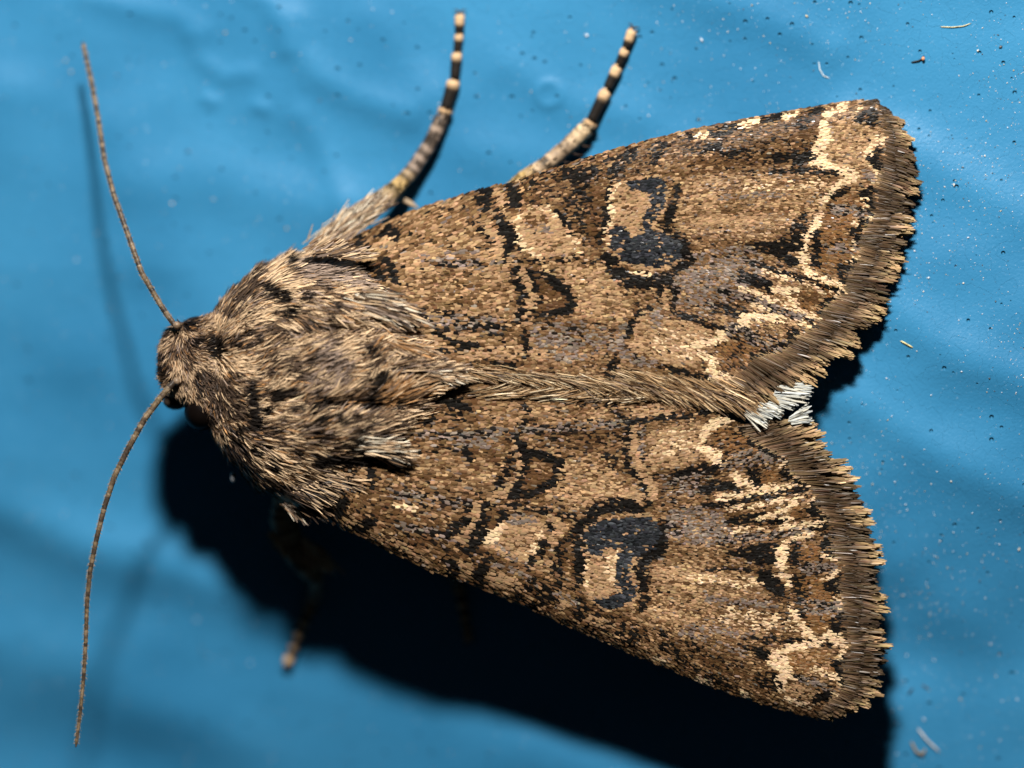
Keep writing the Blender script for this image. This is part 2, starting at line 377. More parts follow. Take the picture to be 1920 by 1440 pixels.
# ---- markings of the wing whose costa faces the flash
UP = [
    # fine dark veins with paler scales between them
    s('D', .5, [(1270, 332), (1400, 302), (1525, 272)], 6), s('D', .5, [(1280, 366), (1420, 346), (1545, 337)], 6), s('D', .5, [(1275, 402), (1420, 396), (1530, 388)], 6), s('D', .45, [(1290, 442), (1400, 436), (1500, 424)], 6),
    s('L', .4, [(1350, 372), (1480, 362)], 12), s('T', .6, [(1300, 415), (1420, 412)], 14), s('P', .3, [(1400, 352), (1540, 345)], 16), s('T', .5, [(1325, 295), (1334, 348), (1336, 415), (1358, 430)], 10),
    s('D', .5, [(760, 520), (900, 535), (960, 545)], 5), s('D', .4, [(800, 560), (930, 575)], 5), s('L', .4, [(830, 480), (900, 470)], 10),
    # broad tones
    a('T', .35, [(760, 470), (900, 420), (960, 470), (960, 600), (800, 620), (750, 560)]),
    a('D', .35, [(900, 345), (1150, 285), (1240, 275), (1230, 320), (1130, 350), (1120, 470), (1090, 460), (1060, 400), (960, 390)]),
    a('T', .45, [(1270, 330), (1420, 330), (1520, 340), (1540, 380), (1500, 420), (1420, 450), (1300, 440), (1255, 420)]),
    a('D', .30, [(1250, 270), (1540, 205), (1535, 290), (1450, 310), (1300, 310)]),
    a('L', .50, [(1285, 480), (1400, 455), (1430, 480), (1425, 520), (1385, 560), (1330, 580), (1265, 575), (1255, 530)]),
    a('T', .5, [(1010, 500), (1130, 500), (1165, 540), (1190, 590), (1130, 620), (1080, 590), (1075, 555), (1040, 525)]),
    a('L', .35, [(985, 600), (1130, 610), (1180, 640), (1150, 660), (1060, 640), (990, 625)]),
    a('D', .35, [(985, 600), (1150, 600), (1170, 650), (1060, 640)]),
    a('O', .40, [(1560, 360), (1630, 360), (1620, 430), (1605, 500), (1545, 520), (1520, 480)]),
    a('D', .30, [(1560, 360), (1630, 360), (1620, 430), (1605, 500), (1545, 520), (1520, 480)]),
    a('T', .45, [(1560, 225), (1610, 215), (1640, 250), (1640, 290), (1600, 318), (1555, 305), (1550, 260)]),
    a('O', .35, [(1470, 555), (1560, 530), (1580, 560), (1530, 600), (1480, 590)]),
    a('T', .75, [(1215, 598), (1290, 602), (1350, 625), (1300, 650), (1312, 692), (1240, 682), (1200, 650)]),
    a('P', .22, [(1225, 605), (1330, 625), (1300, 680), (1225, 660)]),
    a('O', .35, [(1335, 645), (1410, 640), (1460, 655), (1400, 690), (1350, 695)]),
    a('D', .35, [(1335, 645), (1410, 640), (1460, 655), (1400, 690), (1350, 695)]),
    # wing root
    s('T', .7, [(690, 480), (720, 455), (735, 470)], 22),
    s('K', 1, [(673, 450, 20)]), s('K', 1, [(728, 432, 20), (741, 445, 14)]), s('K', .9, [(684, 500), (702, 508), (709, 525)], 18),
    s('K', .9, [(732, 502), (738, 521)], 11), s('K', .9, [(688, 469, 12)]), s('K', .8, [(721, 488, 13)]), s('K', .8, [(688, 525, 12)]),
    s('T', .85, [(757, 483), (790, 473), (811, 465)], 11), s('T', .7, [(828, 469), (850, 460)], 7),
    s('L', .5, [(786, 485), (838, 492), (900, 494), (932, 490)], 13), s('K', .45, [(790, 490), (838, 494), (900, 496), (935, 490), (1036, 488), (1140, 490)], 8),
    s('K', .95, [(912, 358, 22), (907, 372, 26), (909, 390, 14)]), s('K', .95, [(956, 350, 18), (961, 362, 14), (963, 384, 18)]),
    s('T', .8, [(934, 360), (938, 378)], 14),
    # inner cross lines
    s('K', .8, [(888, 418), (906, 430), (914, 445), (914, 462)], 9),
    s('T', .85, [(908, 418), (925, 434), (936, 455), (932, 480)], 14),
    s('K', .95, [(932, 412, 16), (948, 433, 20), (954, 456, 16), (948, 478, 10)]), s('K', .9, [(962, 436), (970, 455), (979, 468)], 9),
    # round mark
    a('T', .85, [(964, 406), (997, 389), (1022, 385), (1043, 406), (1062, 431), (1077, 447), (1089, 468), (1060, 479), (1010, 485), (985, 468), (968, 447)]),
    s('P', .5, [(967, 410), (997, 392), (1022, 388), (1043, 408)], 8), s('P', .55, [(967, 412), (973, 446), (988, 468), (1012, 482)], 10),
    s('D', .6, [(990, 410), (1005, 418), (1018, 412)], 18), s('D', .4, [(1010, 460), (1040, 465)], 14), s('L', .4, [(990, 425), (1030, 430)], 14),
    s('K', .95, [(1043, 393), (1054, 404), (1066, 424), (1071, 440)], 10),
    s('P', .35, [(1070, 445), (1090, 470)], 12),
    # dark middle shade
    s('K', .6, [(1085, 335, 36), (1092, 370, 24), (1093, 402, 26), (1102, 431, 24), (1108, 452, 18)]),
    s('D', .6, [(1118, 345), (1116, 400), (1112, 450)], 30),
    s('K', .95, [(1144, 356, 12), (1139, 395, 15), (1131, 431, 14), (1124, 458, 10)]),
    s('K', .85, [(1060, 325), (1090, 335), (1110, 322)], 18), s('K', .9, [(1182, 287), (1166, 303), (1146, 324)], 19), s('K', .9, [(1240, 276, 24), (1225, 302, 14)]),
    # kidney mark
    a('T', .85, [(1145, 352), (1168, 341), (1210, 331), (1237, 327), (1252, 347), (1250, 372), (1245, 393), (1237, 406), (1231, 431), (1256, 439), (1277, 460), (1277, 489), (1252, 506), (1206, 508), (1168, 495), (1143, 468), (1135, 447), (1141, 422), (1147, 393)]),
    s('P', .45, [(1170, 344), (1147, 358), (1147, 393), (1141, 422), (1137, 447), (1147, 470)], 10),
    s('D', .4, [(1170, 390), (1190, 392)], 14),
    a('G', .93, [(1145, 424), (1168, 422), (1181, 447), (1200, 437), (1206, 395), (1222, 377), (1214, 362), (1179, 354), (1168, 343), (1237, 329), (1250, 343), (1246, 377), (1234, 404), (1218, 420), (1227, 433), (1256, 440), (1274, 454), (1277, 485), (1231, 504), (1172, 491), (1143, 466)]),
    s('T', .7, [(1195, 365), (1202, 380), (1190, 410)], 12),
    s('K', .95, [(1139, 481, 16), (1156, 510, 24), (1181, 525, 24), (1220, 530, 22), (1247, 520, 18)]), s('K', .95, [(1282, 462, 14), (1288, 489, 20), (1268, 508, 14)]),
    s('K', .95, [(1264, 440), (1282, 454)], 12), s('K', .95, [(1271, 348, 9), (1263, 385, 14), (1252, 414, 16), (1246, 434, 12)]),
    s('P', .6, [(1187, 512), (1215, 514)], 6),
    # outer cross line
    s('K', .95, [(1250, 530, 12), (1240, 545, 14), (1236, 560, 10)]), s('K', .9, [(1215, 578), (1192, 593), (1182, 610), (1175, 630)], 10),
    s('K', .8, [(1184, 655), (1190, 668)], 8), s('K', .9, [(1148, 682), (1142, 702)], 15),
    s('T', .9, [(1248, 545), (1247, 572)], 13), s('T', .85, [(1208, 590), (1193, 620), (1197, 647), (1203, 668)], 15),
    s('K', .75, [(1268, 538), (1262, 560), (1259, 582)], 10), s('L', .6, [(1232, 582), (1228, 610)], 14), s('L', .6, [(1165, 610), (1160, 655), (1190, 675), (1230, 680)], 16),
    # arrow mark
    a('D', .85, [(990, 512), (1040, 530), (1070, 562), (1068, 580), (1030, 588), (998, 592), (1008, 560)]),
    s('T', .35, [(1020, 568), (1050, 566)], 14),
    s('K', .97, [(986, 507, 8), (1015, 515, 14), (1040, 530, 16), (1061, 546, 15), (1070, 562, 14), (1069, 577, 14), (1050, 585, 12), (1027, 589, 12), (998, 594, 10)]),
    s('K', .9, [(990, 515), (1005, 536), (1009, 563), (1003, 584)], 10),
    s('T', .95, [(975, 505), (988, 532), (998, 559), (986, 590)], 13),
    s('K', .8, [(960, 508), (972, 532), (980, 557), (974, 595)], 13),
    # dark streaks with pale islands
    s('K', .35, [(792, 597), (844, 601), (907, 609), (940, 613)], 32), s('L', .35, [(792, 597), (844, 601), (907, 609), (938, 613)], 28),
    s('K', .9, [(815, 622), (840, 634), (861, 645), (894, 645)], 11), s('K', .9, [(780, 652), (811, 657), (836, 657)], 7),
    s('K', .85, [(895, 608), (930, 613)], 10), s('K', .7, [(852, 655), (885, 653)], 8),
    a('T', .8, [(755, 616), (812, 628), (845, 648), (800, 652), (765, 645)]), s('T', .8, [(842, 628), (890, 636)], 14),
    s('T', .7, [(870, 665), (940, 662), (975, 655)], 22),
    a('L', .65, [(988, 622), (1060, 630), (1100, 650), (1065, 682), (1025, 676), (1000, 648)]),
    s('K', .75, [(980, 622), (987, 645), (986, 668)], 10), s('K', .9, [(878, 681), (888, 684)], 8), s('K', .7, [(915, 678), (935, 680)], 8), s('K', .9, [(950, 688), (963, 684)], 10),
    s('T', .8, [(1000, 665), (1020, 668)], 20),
    # front edge dashes
    s('K', .8, [(1288, 256), (1305, 254)], 12), s('P', .85, [(1308, 256), (1326, 250)], 11), s('K', .85, [(1338, 249), (1382, 238)], 14), s('P', .85, [(1392, 234), (1418, 226)], 12),
    s('K', .8, [(1430, 226), (1462, 218)], 12), s('P', .8, [(1472, 221), (1492, 214)], 10),
    a('D', .8, [(1478, 226), (1540, 198), (1550, 208), (1534, 250), (1505, 262)]), s('K', .7, [(1500, 235), (1535, 205)], 18),
    s('P', .8, [(1548, 214), (1587, 197)], 13), s('P', .7, [(1605, 205), (1618, 200)], 7), a('K', .9, [(1596, 226), (1622, 203), (1642, 200), (1652, 236), (1630, 234)]),
    s('K', .6, [(1300, 282), (1345, 275)], 10), s('K', .5, [(1360, 292), (1400, 285)], 14), s('D', .6, [(1280, 300), (1330, 305)], 14),
    # pale jagged line near the margin
    s('P', .97, [(1545, 233), (1544, 252)], 17), s('P', .97, [(1551, 258, 16), (1532, 281, 24), (1537, 300, 26)]), s('P', .97, [(1524, 305, 10), (1556, 312, 15), (1587, 321, 12), (1603, 325, 12)]),
    s('P', .95, [(1601, 333, 13), (1567, 348, 13), (1553, 367, 12), (1541, 381, 7)]),
    s('P', .97, [(1541, 403, 9), (1529, 417, 15), (1522, 434, 17), (1512, 448, 14), (1508, 467, 13), (1505, 488, 15)]), s('P', .95, [(1489, 486), (1518, 482)], 11), s('P', .9, [(1505, 494), (1518, 513)], 10),
    s('K', .9, [(1450, 295, 12), (1496, 295, 22), (1520, 291, 16)]), s('K', .8, [(1498, 305, 16)]), s('K', .85, [(1448, 322), (1510, 319), (1572, 325)], 8),
    s('K', .85, [(1508, 408, 20), (1494, 434, 26)]), s('K', .97, [(1414, 463, 12), (1448, 465, 24), (1492, 460, 22)]), s('K', .95, [(1462, 480), (1486, 490)], 17),
    s('K', .8, [(1587, 352), (1560, 370)], 10), s('K', .85, [(1529, 440, 16), (1527, 467, 20), (1529, 492, 16)]),
    # dark spots along the margin, pale rims inside them
    s('P', .6, [(1649, 261), (1628, 288)], 18), s('P', .7, [(1645, 312), (1646, 335)], 18), s('L', .6, [(1622, 322), (1635, 336)], 14),
    s('P', .6, [(1622, 374), (1631, 396)], 13), s('P', .6, [(1634, 408), (1602, 420)], 9), s('P', .6, [(1600, 450), (1608, 468)], 12), s('P', .75, [(1612, 480), (1582, 496)], 10),
    s('L', .6, [(1565, 391), (1622, 400)], 20), s('K', .35, [(1565, 391), (1615, 400)], 16), s('L', .6, [(1552, 467), (1600, 465)], 20), s('K', .3, [(1552, 467), (1600, 465)], 16),
    s('K', .97, [(1648, 283), (1634, 297), (1652, 311)], 15), s('K', .97, [(1640, 356), (1620, 364), (1634, 380), (1636, 396)], 15),
    s('K', .97, [(1626, 419), (1602, 434), (1614, 453)], 16), s('K', .97, [(1602, 494), (1577, 504), (1588, 528)], 15),
    s('K', .95, [(1572, 562), (1547, 572), (1543, 586)], 15), s('K', .95, [(1485, 626), (1490, 648)], 18), s('K', .9, [(1523, 618, 10)]), s('K', .95, [(1409, 670), (1441, 664), (1463, 665)], 10), s('K', .9, [(1392, 686, 13)]),
    # veins of the outer part
    s('P', .65, [(1387, 540), (1441, 562), (1512, 589), (1533, 596)], 13), s('P', .55, [(1409, 569), (1468, 594), (1522, 610)], 9),
    s('K', .75, [(1349, 543), (1382, 554), (1424, 568), (1476, 587), (1512, 600), (1528, 611)], 10), s('L', .5, [(1349, 541), (1424, 566), (1512, 598)], 14),
    s('P', .65, [(1433, 507), (1482, 521), (1528, 537), (1582, 558)], 12), s('P', .75, [(1512, 505), (1533, 519), (1571, 532), (1584, 547)], 10),
    s('K', .75, [(1395, 486), (1455, 508), (1523, 526), (1577, 548)], 9),
    s('K', .95, [(1390, 519), (1422, 529), (1444, 540)], 18), s('P', .9, [(1452, 543), (1493, 545)], 12), s('P', .85, [(1474, 549), (1490, 566)], 11), s('D', .6, [(1490, 556), (1528, 559)], 18),
    s('K', .6, [(1340, 577), (1392, 585)], 18), s('K', .8, [(1378, 585), (1390, 590)], 10),
    s('P', 1, [(1357, 615, 9), (1384, 611, 12), (1399, 603, 24), (1392, 593, 12), (1434, 595, 11), (1463, 598, 10)]),
    s('K', .85, [(1274, 593), (1301, 597), (1330, 610), (1351, 614)], 11), s('L', .5, [(1372, 620), (1413, 633), (1465, 652)], 30), s('K', .4, [(1372, 620), (1413, 633), (1465, 652)], 24),
    s('P', .95, [(1301, 647), (1330, 641), (1356, 634), (1346, 624)], 13), s('P', .9, [(1311, 662, 12), (1338, 677, 15), (1332, 690, 18), (1342, 704, 20), (1362, 706, 10)]),
    s('K', .8, [(1238, 685), (1280, 697), (1326, 711)], 9), s('P', .6, [(1299, 715), (1378, 712)], 9), s('D', .6, [(1215, 655), (1212, 672)], 12),
]
# ---- markings of the other wing
LO = [
    s('D', .5, [(1225, 1088), (1350, 1098), (1470, 1108)], 6), s('D', .5, [(1215, 1128), (1350, 1158), (1480, 1188)], 6), s('D', .5, [(1220, 1160), (1350, 1208), (1450, 1245)], 6), s('D', .45, [(1200, 1180), (1320, 1235), (1440, 1280)], 6),
    s('L', .4, [(1280, 1185), (1400, 1225)], 12), s('T', .55, [(1262, 1062), (1240, 1090), (1270, 1120)], 10), s('P', .3, [(1300, 1085), (1430, 1095)], 18), s('D', .5, [(740, 870), (860, 872), (930, 880)], 5), s('D', .4, [(760, 1005), (860, 1040), (960, 1080)], 8),
    s('L', .45, [(880, 1040), (980, 1080), (1080, 1130)], 9),
    a('T', .42, [(760, 850), (880, 850), (950, 870), (930, 920), (820, 920), (740, 910)]),
    a('T', .40, [(900, 745), (1150, 770), (1150, 800), (980, 800), (890, 800)]),
    a('T', .5, [(1060, 860), (1150, 880), (1180, 930), (1110, 950), (1030, 940), (1010, 925)]),
    a('D', .35, [(1000, 810), (1170, 800), (1165, 850), (1060, 845)]),
    a('D', .40, [(690, 960), (900, 1010), (1000, 1070), (1180, 1150), (1170, 1190), (1000, 1110), (800, 1040)]),
    a('T', .5, [(1230, 1060), (1330, 1060), (1430, 1078), (1455, 1120), (1350, 1128), (1290, 1112), (1225, 1105)]),
    a('T', .35, [(1220, 1110), (1400, 1140), (1480, 1180), (1420, 1250), (1300, 1210), (1215, 1160)]),
    a('P', .35, [(1370, 1135), (1470, 1150), (1500, 1185), (1430, 1185), (1340, 1165)]),
    a('L', .55, [(1250, 955), (1340, 945), (1380, 1000), (1330, 1025), (1245, 1015)]),
    a('L', .35, [(1240, 890), (1330, 885), (1330, 930), (1250, 930)]),
    a('D', .45, [(1240, 890), (1330, 880), (1375, 905), (1370, 920), (1290, 925), (1245, 915)]),
    a('T', .75, [(1214, 809), (1266, 798), (1318, 792), (1307, 823), (1328, 862), (1266, 877), (1214, 869)]),
    a('P', .22, [(1220, 812), (1300, 800), (1290, 850), (1225, 860)]),
    a('O', .5, [(1345, 800), (1395, 815), (1440, 845), (1360, 852), (1335, 830)]), a('D', .4, [(1345, 800), (1395, 815), (1440, 845), (1360, 852), (1335, 830)]),
    a('O', .55, [(1490, 1020), (1550, 1020), (1555, 1045), (1500, 1055)]), a('O', .5, [(1480, 1080), (1570, 1080), (1565, 1130), (1500, 1130)]),
    a('D', .3, [(1470, 1070), (1520, 1080), (1520, 1150), (1480, 1130)]),
    a('O', .5, [(1500, 1155), (1565, 1150), (1560, 1190), (1515, 1185)]), a('O', .45, [(1475, 1220), (1560, 1215), (1570, 1260), (1490, 1262)]),
    a('T', .35, [(1475, 1220), (1560, 1215), (1570, 1260), (1490, 1262)]),
    # root
    s('T', .85, [(684, 894, 28)]), s('T', .8, [(642, 890), (660, 905)], 18), s('L', .6, [(617, 942, 26)]), s('T', .8, [(659, 973, 26)]),
    s('K', .95, [(659, 888), (664, 902), (640, 908)], 10), s('K', .95, [(697, 884), (699, 908)], 13), s('K', .97, [(643, 938), (640, 956), (622, 967)], 12), s('K', .95, [(670, 988), (697, 979)], 16),
    s('K', .95, [(600, 872), (674, 869), (718, 867)], 14), s('K', .95, [(725, 760), (767, 752), (830, 752), (870, 764)], 12), s('K', .5, [(851, 777, 24)]), s('K', .9, [(808, 783), (794, 797)], 10),  # black stroke under the shoulder flap is mostly painted shadow
    s('L', .55, [(778, 813), (840, 817), (892, 813), (966, 807), (1070, 800), (1174, 794)], 15), s('K', .35, [(778, 813), (840, 817), (892, 813), (966, 807), (1070, 800), (1174, 794)], 10),
    s('L', .5, [(851, 832), (924, 828)], 26), s('K', .8, [(874, 842), (876, 858)], 13), s('D', .5, [(895, 850), (935, 855)], 22),
    s('D', .8, [(736, 884), (778, 892), (872, 894)], 5),
    s('L', .45, [(736, 927), (788, 934), (830, 940), (876, 942)], 17), s('K', .5, [(740, 926), (788, 934), (830, 940), (876, 944), (914, 946), (966, 948), (1028, 960), (1070, 970), (1107, 983)], 9),
    s('P', .6, [(742, 947), (772, 952)], 11), s('D', .5, [(713, 961), (830, 990)], 24), s('K', .55, [(770, 988), (840, 1002), (861, 1020)], 10), s('L', .4, [(760, 985), (860, 1012)], 16),
    # inner cross lines
    s('K', .8, [(955, 855), (953, 877), (938, 902), (926, 924)], 12), s('T', .92, [(966, 828), (976, 869), (974, 894), (949, 919), (920, 938)], 15),
    s('K', .97, [(964, 819, 12), (979, 840, 14), (985, 865, 14), (981, 892, 12), (962, 926, 12)]),
    a('D', .9, [(995, 850), (1028, 857), (1047, 871), (1048, 890), (1028, 909), (999, 922), (975, 922), (988, 890)]), s('T', .4, [(1005, 875), (1030, 882)], 14),
    s('K', .97, [(997, 848, 12), (1028, 857, 13), (1046, 871, 14), (1048, 890, 13), (1028, 909, 13), (999, 925, 14), (966, 930, 10)]),
    s('K', .85, [(876, 944), (876, 969), (859, 990), (836, 1001)], 12), s('T', .92, [(893, 946), (890, 980), (867, 1006)], 20),
    s('K', .97, [(909, 944, 13), (907, 982, 18), (888, 1011, 20), (881, 1032, 18)]), s('K', .97, [(945, 965, 10), (932, 984, 14), (913, 1007, 16)]), s('D', .7, [(928, 962), (922, 985)], 16),
    # front edge spots
    s('K', .9, [(843, 1056), (851, 1080)], 17), s('K', .95, [(908, 1054), (901, 1074), (893, 1094)], 20), s('T', .85, [(874, 1070, 30)]), s('T', .8, [(925, 1080), (960, 1095)], 28),
    s('T', .6, [(700, 1000), (800, 1050)], 16),
    # round mark
    a('T', .85, [(945, 966), (1008, 968), (1024, 982), (1020, 1014), (1001, 1039), (987, 1053), (955, 1053), (910, 1020), (918, 997), (937, 980)]),
    s('P', .85, [(938, 985), (928, 1000), (916, 1015)], 17), s('P', .5, [(1015, 990), (1008, 1020), (990, 1045)], 12), s('L', .55, [(960, 974), (1000, 974)], 18), s('D', .45, [(945, 1018), (990, 1022)], 12), s('L', .5, [(930, 1025), (965, 1045)], 12),
    s('K', .95, [(1027, 980), (1030, 993)], 8), s('K', .95, [(1024, 1014), (1008, 1036), (995, 1052)], 11), s('T', .85, [(1035, 975), (1055, 990), (1035, 1010)], 18),
    # middle shade
    s('K', .6, [(1078, 995, 16), (1060, 1014, 22), (1047, 1037, 22), (1041, 1062, 22), (1052, 1085, 18)]), s('K', .97, [(1087, 985, 15), (1087, 1024, 14), (1083, 1062, 22), (1087, 1090, 15)]),
    s('D', .6, [(1065, 1030), (1065, 1070)], 20), s('T', .5, [(1022, 1058, 26)]),
    s('K', .7, [(1005, 1100, 34), (1025, 1120, 24), (1045, 1130, 14)]), s('K', .6, [(966, 1120), (1007, 1137)], 12), s('K', .65, [(1089, 1145, 26)]), s('K', .5, [(1105, 1172), (1125, 1180)], 16), s('T', .8, [(1050, 1125), (1060, 1135)], 14), s('T', .75, [(1110, 1160), (1150, 1172)], 18),
    # kidney mark
    s('K', .97, [(1101, 968, 16), (1116, 957, 22), (1145, 947, 26), (1178, 947, 26), (1199, 962, 16)]), s('K', .9, [(1112, 978, 14)]),
    s('K', .95, [(1209, 914), (1213, 942)], 14), s('K', .7, [(1190, 890), (1215, 912)], 8), s('T', .7, [(1185, 925), (1200, 935)], 16),
    a('T', .8, [(1093, 991), (1116, 976), (1153, 964), (1220, 963), (1237, 980), (1240, 1017), (1220, 1040), (1205, 1046), (1197, 1066), (1199, 1097), (1200, 1120), (1172, 1142), (1132, 1145), (1107, 1128), (1093, 1103), (1097, 1074), (1093, 1045)]),
    a('G', .94, [(1099, 989), (1128, 974), (1174, 970), (1222, 968), (1238, 985), (1240, 1012), (1225, 1036), (1195, 1045), (1181, 1060), (1180, 1085), (1190, 1100), (1188, 1120), (1165, 1140), (1130, 1140), (1108, 1124), (1135, 1122), (1155, 1112), (1160, 1090), (1150, 1070), (1155, 1045), (1165, 1030), (1140, 1025), (1125, 1042), (1105, 1040), (1096, 1020)]),
    s('P', .5, [(1150, 1038), (1140, 1062), (1147, 1090)], 12), s('P', .35, [(1097, 1045), (1098, 1100)], 10),
    s('K', .97, [(1241, 1018, 18), (1232, 1038, 18), (1209, 1046, 15), (1198, 1067, 17), (1205, 1090, 18), (1207, 1117, 14), (1202, 1140, 12)]),
    s('K', .6, [(1239, 978), (1272, 996)], 14), s('K', .9, [(1243, 990), (1244, 1025)], 12),
    # outer cross line
    s('K', .85, [(1160, 780), (1174, 792)], 10), s('K', .95, [(1183, 800, 10), (1175, 823, 12), (1176, 852, 13), (1177, 873, 12), (1188, 888, 9)]), s('K', .55, [(1135, 855), (1150, 858), (1148, 875)], 13),
    s('T', .92, [(1188, 805), (1187, 834), (1192, 865), (1203, 890), (1224, 907), (1225, 934)], 15), s('K', .55, [(1201, 798), (1200, 827), (1208, 857)], 8), s('K', .65, [(1230, 896, 14)]), s('L', .5, [(1203, 800), (1204, 860)], 10),
    s('K', .85, [(1178, 790), (1203, 788), (1249, 784), (1287, 780), (1328, 771)], 9), s('T', .7, [(1190, 772), (1260, 768)], 18),
    s('K', .7, [(1075, 747), (1120, 750)], 7), s('K', .6, [(1155, 752), (1148, 770)], 9), s('K', .7, [(985, 757), (988, 775)], 9), s('K', .7, [(968, 795), (1000, 788)], 9), s('D', .5, [(1070, 770), (1100, 772)], 12),
    # pale line and dark dashes
    s('P', .95, [(1368, 786, 16), (1341, 793, 20), (1322, 808, 18), (1315, 824, 9)]), s('P', .8, [(1305, 836), (1328, 846)], 12), s('P', .97, [(1338, 850), (1346, 866)], 22),
    s('K', .9, [(1270, 890), (1307, 882), (1345, 875)], 10), s('L', .5, [(1360, 867), (1401, 859), (1464, 852)], 28), s('K', .35, [(1360, 867), (1401, 859), (1464, 852)], 22),
    s('K', .85, [(1318, 918), (1349, 911), (1380, 915)], 14), s('K', .7, [(1339, 901, 10)]), s('P', .95, [(1378, 890, 12), (1389, 902, 17), (1412, 911, 13)]), s('P', .8, [(1422, 910), (1455, 915)], 8), s('K', .85, [(1408, 884), (1421, 906)], 16), s('O', .6, [(1443, 896, 28)]),
    s('P', .65, [(1349, 933), (1432, 921), (1516, 907)], 13), s('P', .6, [(1360, 957), (1432, 944), (1500, 931)], 12),
    s('K', .75, [(1318, 949), (1370, 944), (1432, 932), (1495, 919), (1516, 914)], 9),
    s('D', .5, [(1370, 965), (1420, 955)], 10), s('K', .95, [(1364, 978, 8), (1401, 972, 16), (1422, 970, 15)]), s('K', .85, [(1430, 978), (1472, 978)], 8), s('P', .95, [(1424, 972), (1457, 961), (1492, 944)], 9), s('P', .9, [(1470, 972), (1484, 976)], 10), s('O', .6, [(1495, 960, 22)]), s('D', .6, [(1500, 964, 16)]),
    s('P', .75, [(1470, 989), (1549, 980)], 14), s('P', .5, [(1360, 996), (1431, 991)], 10), s('K', .65, [(1349, 1014), (1432, 1005), (1516, 995), (1549, 989)], 10), s('L', .4, [(1349, 1014), (1432, 1004), (1516, 994)], 14), s('P', .8, [(1478, 1012), (1527, 999)], 8),
    s('K', .97, [(1371, 1038, 10), (1411, 1036, 22), (1440, 1032, 26), (1440, 1052, 16)]), s('K', .9, [(1417, 1055), (1452, 1050)], 9), s('K', .85, [(1452, 1023, 12)]),
    s('P', .97, [(1473, 1021, 12), (1463, 1037, 20), (1467, 1061, 15)]), s('K', .85, [(1490, 1026), (1485, 1048)], 18),
    s('K', .75, [(1327, 1071), (1359, 1065), (1407, 1071)], 5), s('L', .5, [(1327, 1125), (1390, 1129), (1455, 1134)], 12),
    s('K', .97, [(1432, 1081, 20), (1448, 1094, 26), (1463, 1109, 18)]), s('P', .9, [(1456, 1077), (1482, 1082)], 9), s('P', .9, [(1477, 1096, 15)]), s('K', .7, [(1498, 1096), (1504, 1122)], 18), s('K', .5, [(1486, 1085), (1500, 1090)], 14),
    s('P', .92, [(1484, 1141), (1494, 1160), (1511, 1179), (1520, 1190)], 12), s('K', .75, [(1507, 1150, 16)]), s('K', .7, [(1514, 1170, 10)]),
    s('L', .5, [(1290, 1175), (1348, 1183), (1411, 1194)], 12), s('K', .65, [(1400, 1196), (1482, 1201), (1525, 1205), (1564, 1208)], 8), s('P', .85, [(1470, 1218), (1511, 1208), (1532, 1208)], 14), s('P', .75, [(1505, 1188), (1540, 1200)], 10),
    s('P', .97, [(1455, 1226, 22), (1467, 1244, 28), (1474, 1262, 20)]), s('P', .85, [(1438, 1238), (1470, 1262), (1500, 1275)], 9), s('P', .92, [(1460, 1275), (1465, 1290)], 20),
    s('K', .95, [(1430, 1226, 22)]), s('K', .7, [(1395, 1213), (1425, 1220)], 7), s('K', .65, [(1443, 1266), (1452, 1288)], 20), s('K', .5, [(1423, 1272), (1432, 1284)], 14),
    s('K', .55, [(1496, 1270), (1530, 1281), (1567, 1296)], 10), s('L', .5, [(1496, 1270), (1530, 1281), (1567, 1296)], 13), s('P', .8, [(1525, 1303), (1570, 1303)], 7), s('P', .6, [(1530, 1253), (1582, 1279)], 14),
    s('T', .6, [(1480, 1290), (1530, 1305)], 20), s('P', .5, [(1470, 1310), (1520, 1325)], 12),
    # margin spots
    s('P', .7, [(1467, 862), (1470, 876)], 11), s('P', .65, [(1516, 946), (1525, 936)], 11), s('P', .7, [(1546, 1043), (1563, 1050)], 10), s('P', .7, [(1567, 1072), (1554, 1090)], 12), s('P', .55, [(1574, 1120), (1574, 1150)], 13), s('P', .65, [(1552, 1190), (1578, 1205)], 18), s('P', .75, [(1586, 1218), (1573, 1236)], 13),
    s('L', .6, [(1511, 1064), (1559, 1064)], 22), s('K', .3, [(1505, 1064), (1550, 1064)], 18), s('L', .5, [(1518, 1138), (1574, 1141)], 28), s('K', .2, [(1518, 1136), (1560, 1138)], 18),
    s('K', .97, [(1394, 810), (1414, 828), (1440, 842), (1460, 852)], 13), s('K', .97, [(1479, 866), (1481, 880), (1468, 887), (1490, 895), (1516, 909)], 12), s('K', .97, [(1535, 943), (1518, 957), (1539, 965), (1555, 977)], 14),
    s('K', .97, [(1561, 1003), (1554, 1020), (1546, 1029), (1569, 1042)], 14), s('K', .97, [(1571, 1084), (1552, 1100), (1575, 1108)], 14), s('K', .97, [(1581, 1154), (1561, 1171), (1577, 1184)], 16), s('K', .97, [(1581, 1236), (1568, 1248), (1579, 1264), (1586, 1282)], 15), s('K', .97, [(1530, 1310), (1556, 1304)], 15),
    # front edge mottling
    s('P', .8, [(1228, 1234), (1246, 1244)], 10), s('P', .85, [(1310, 1272), (1330, 1284)], 12), s('P', .7, [(1390, 1300), (1405, 1306)], 9),
    s('K', .65, [(1168, 1182), (1182, 1202)], 24), s('K', .6, [(1192, 1177), (1208, 1190)], 14), s('K', .6, [(1236, 1185), (1250, 1190)], 9), s('K', .55, [(1295, 1203), (1312, 1214)], 13), s('K', .6, [(1298, 1224, 13)]), s('K', .5, [(1250, 1212), (1264, 1220)], 20), s('K', .5, [(1270, 1240), (1307, 1257)], 13), s('K', .45, [(1330, 1270), (1380, 1290)], 12), s('K', .4, [(1140, 1175), (1160, 1190)], 16),
]

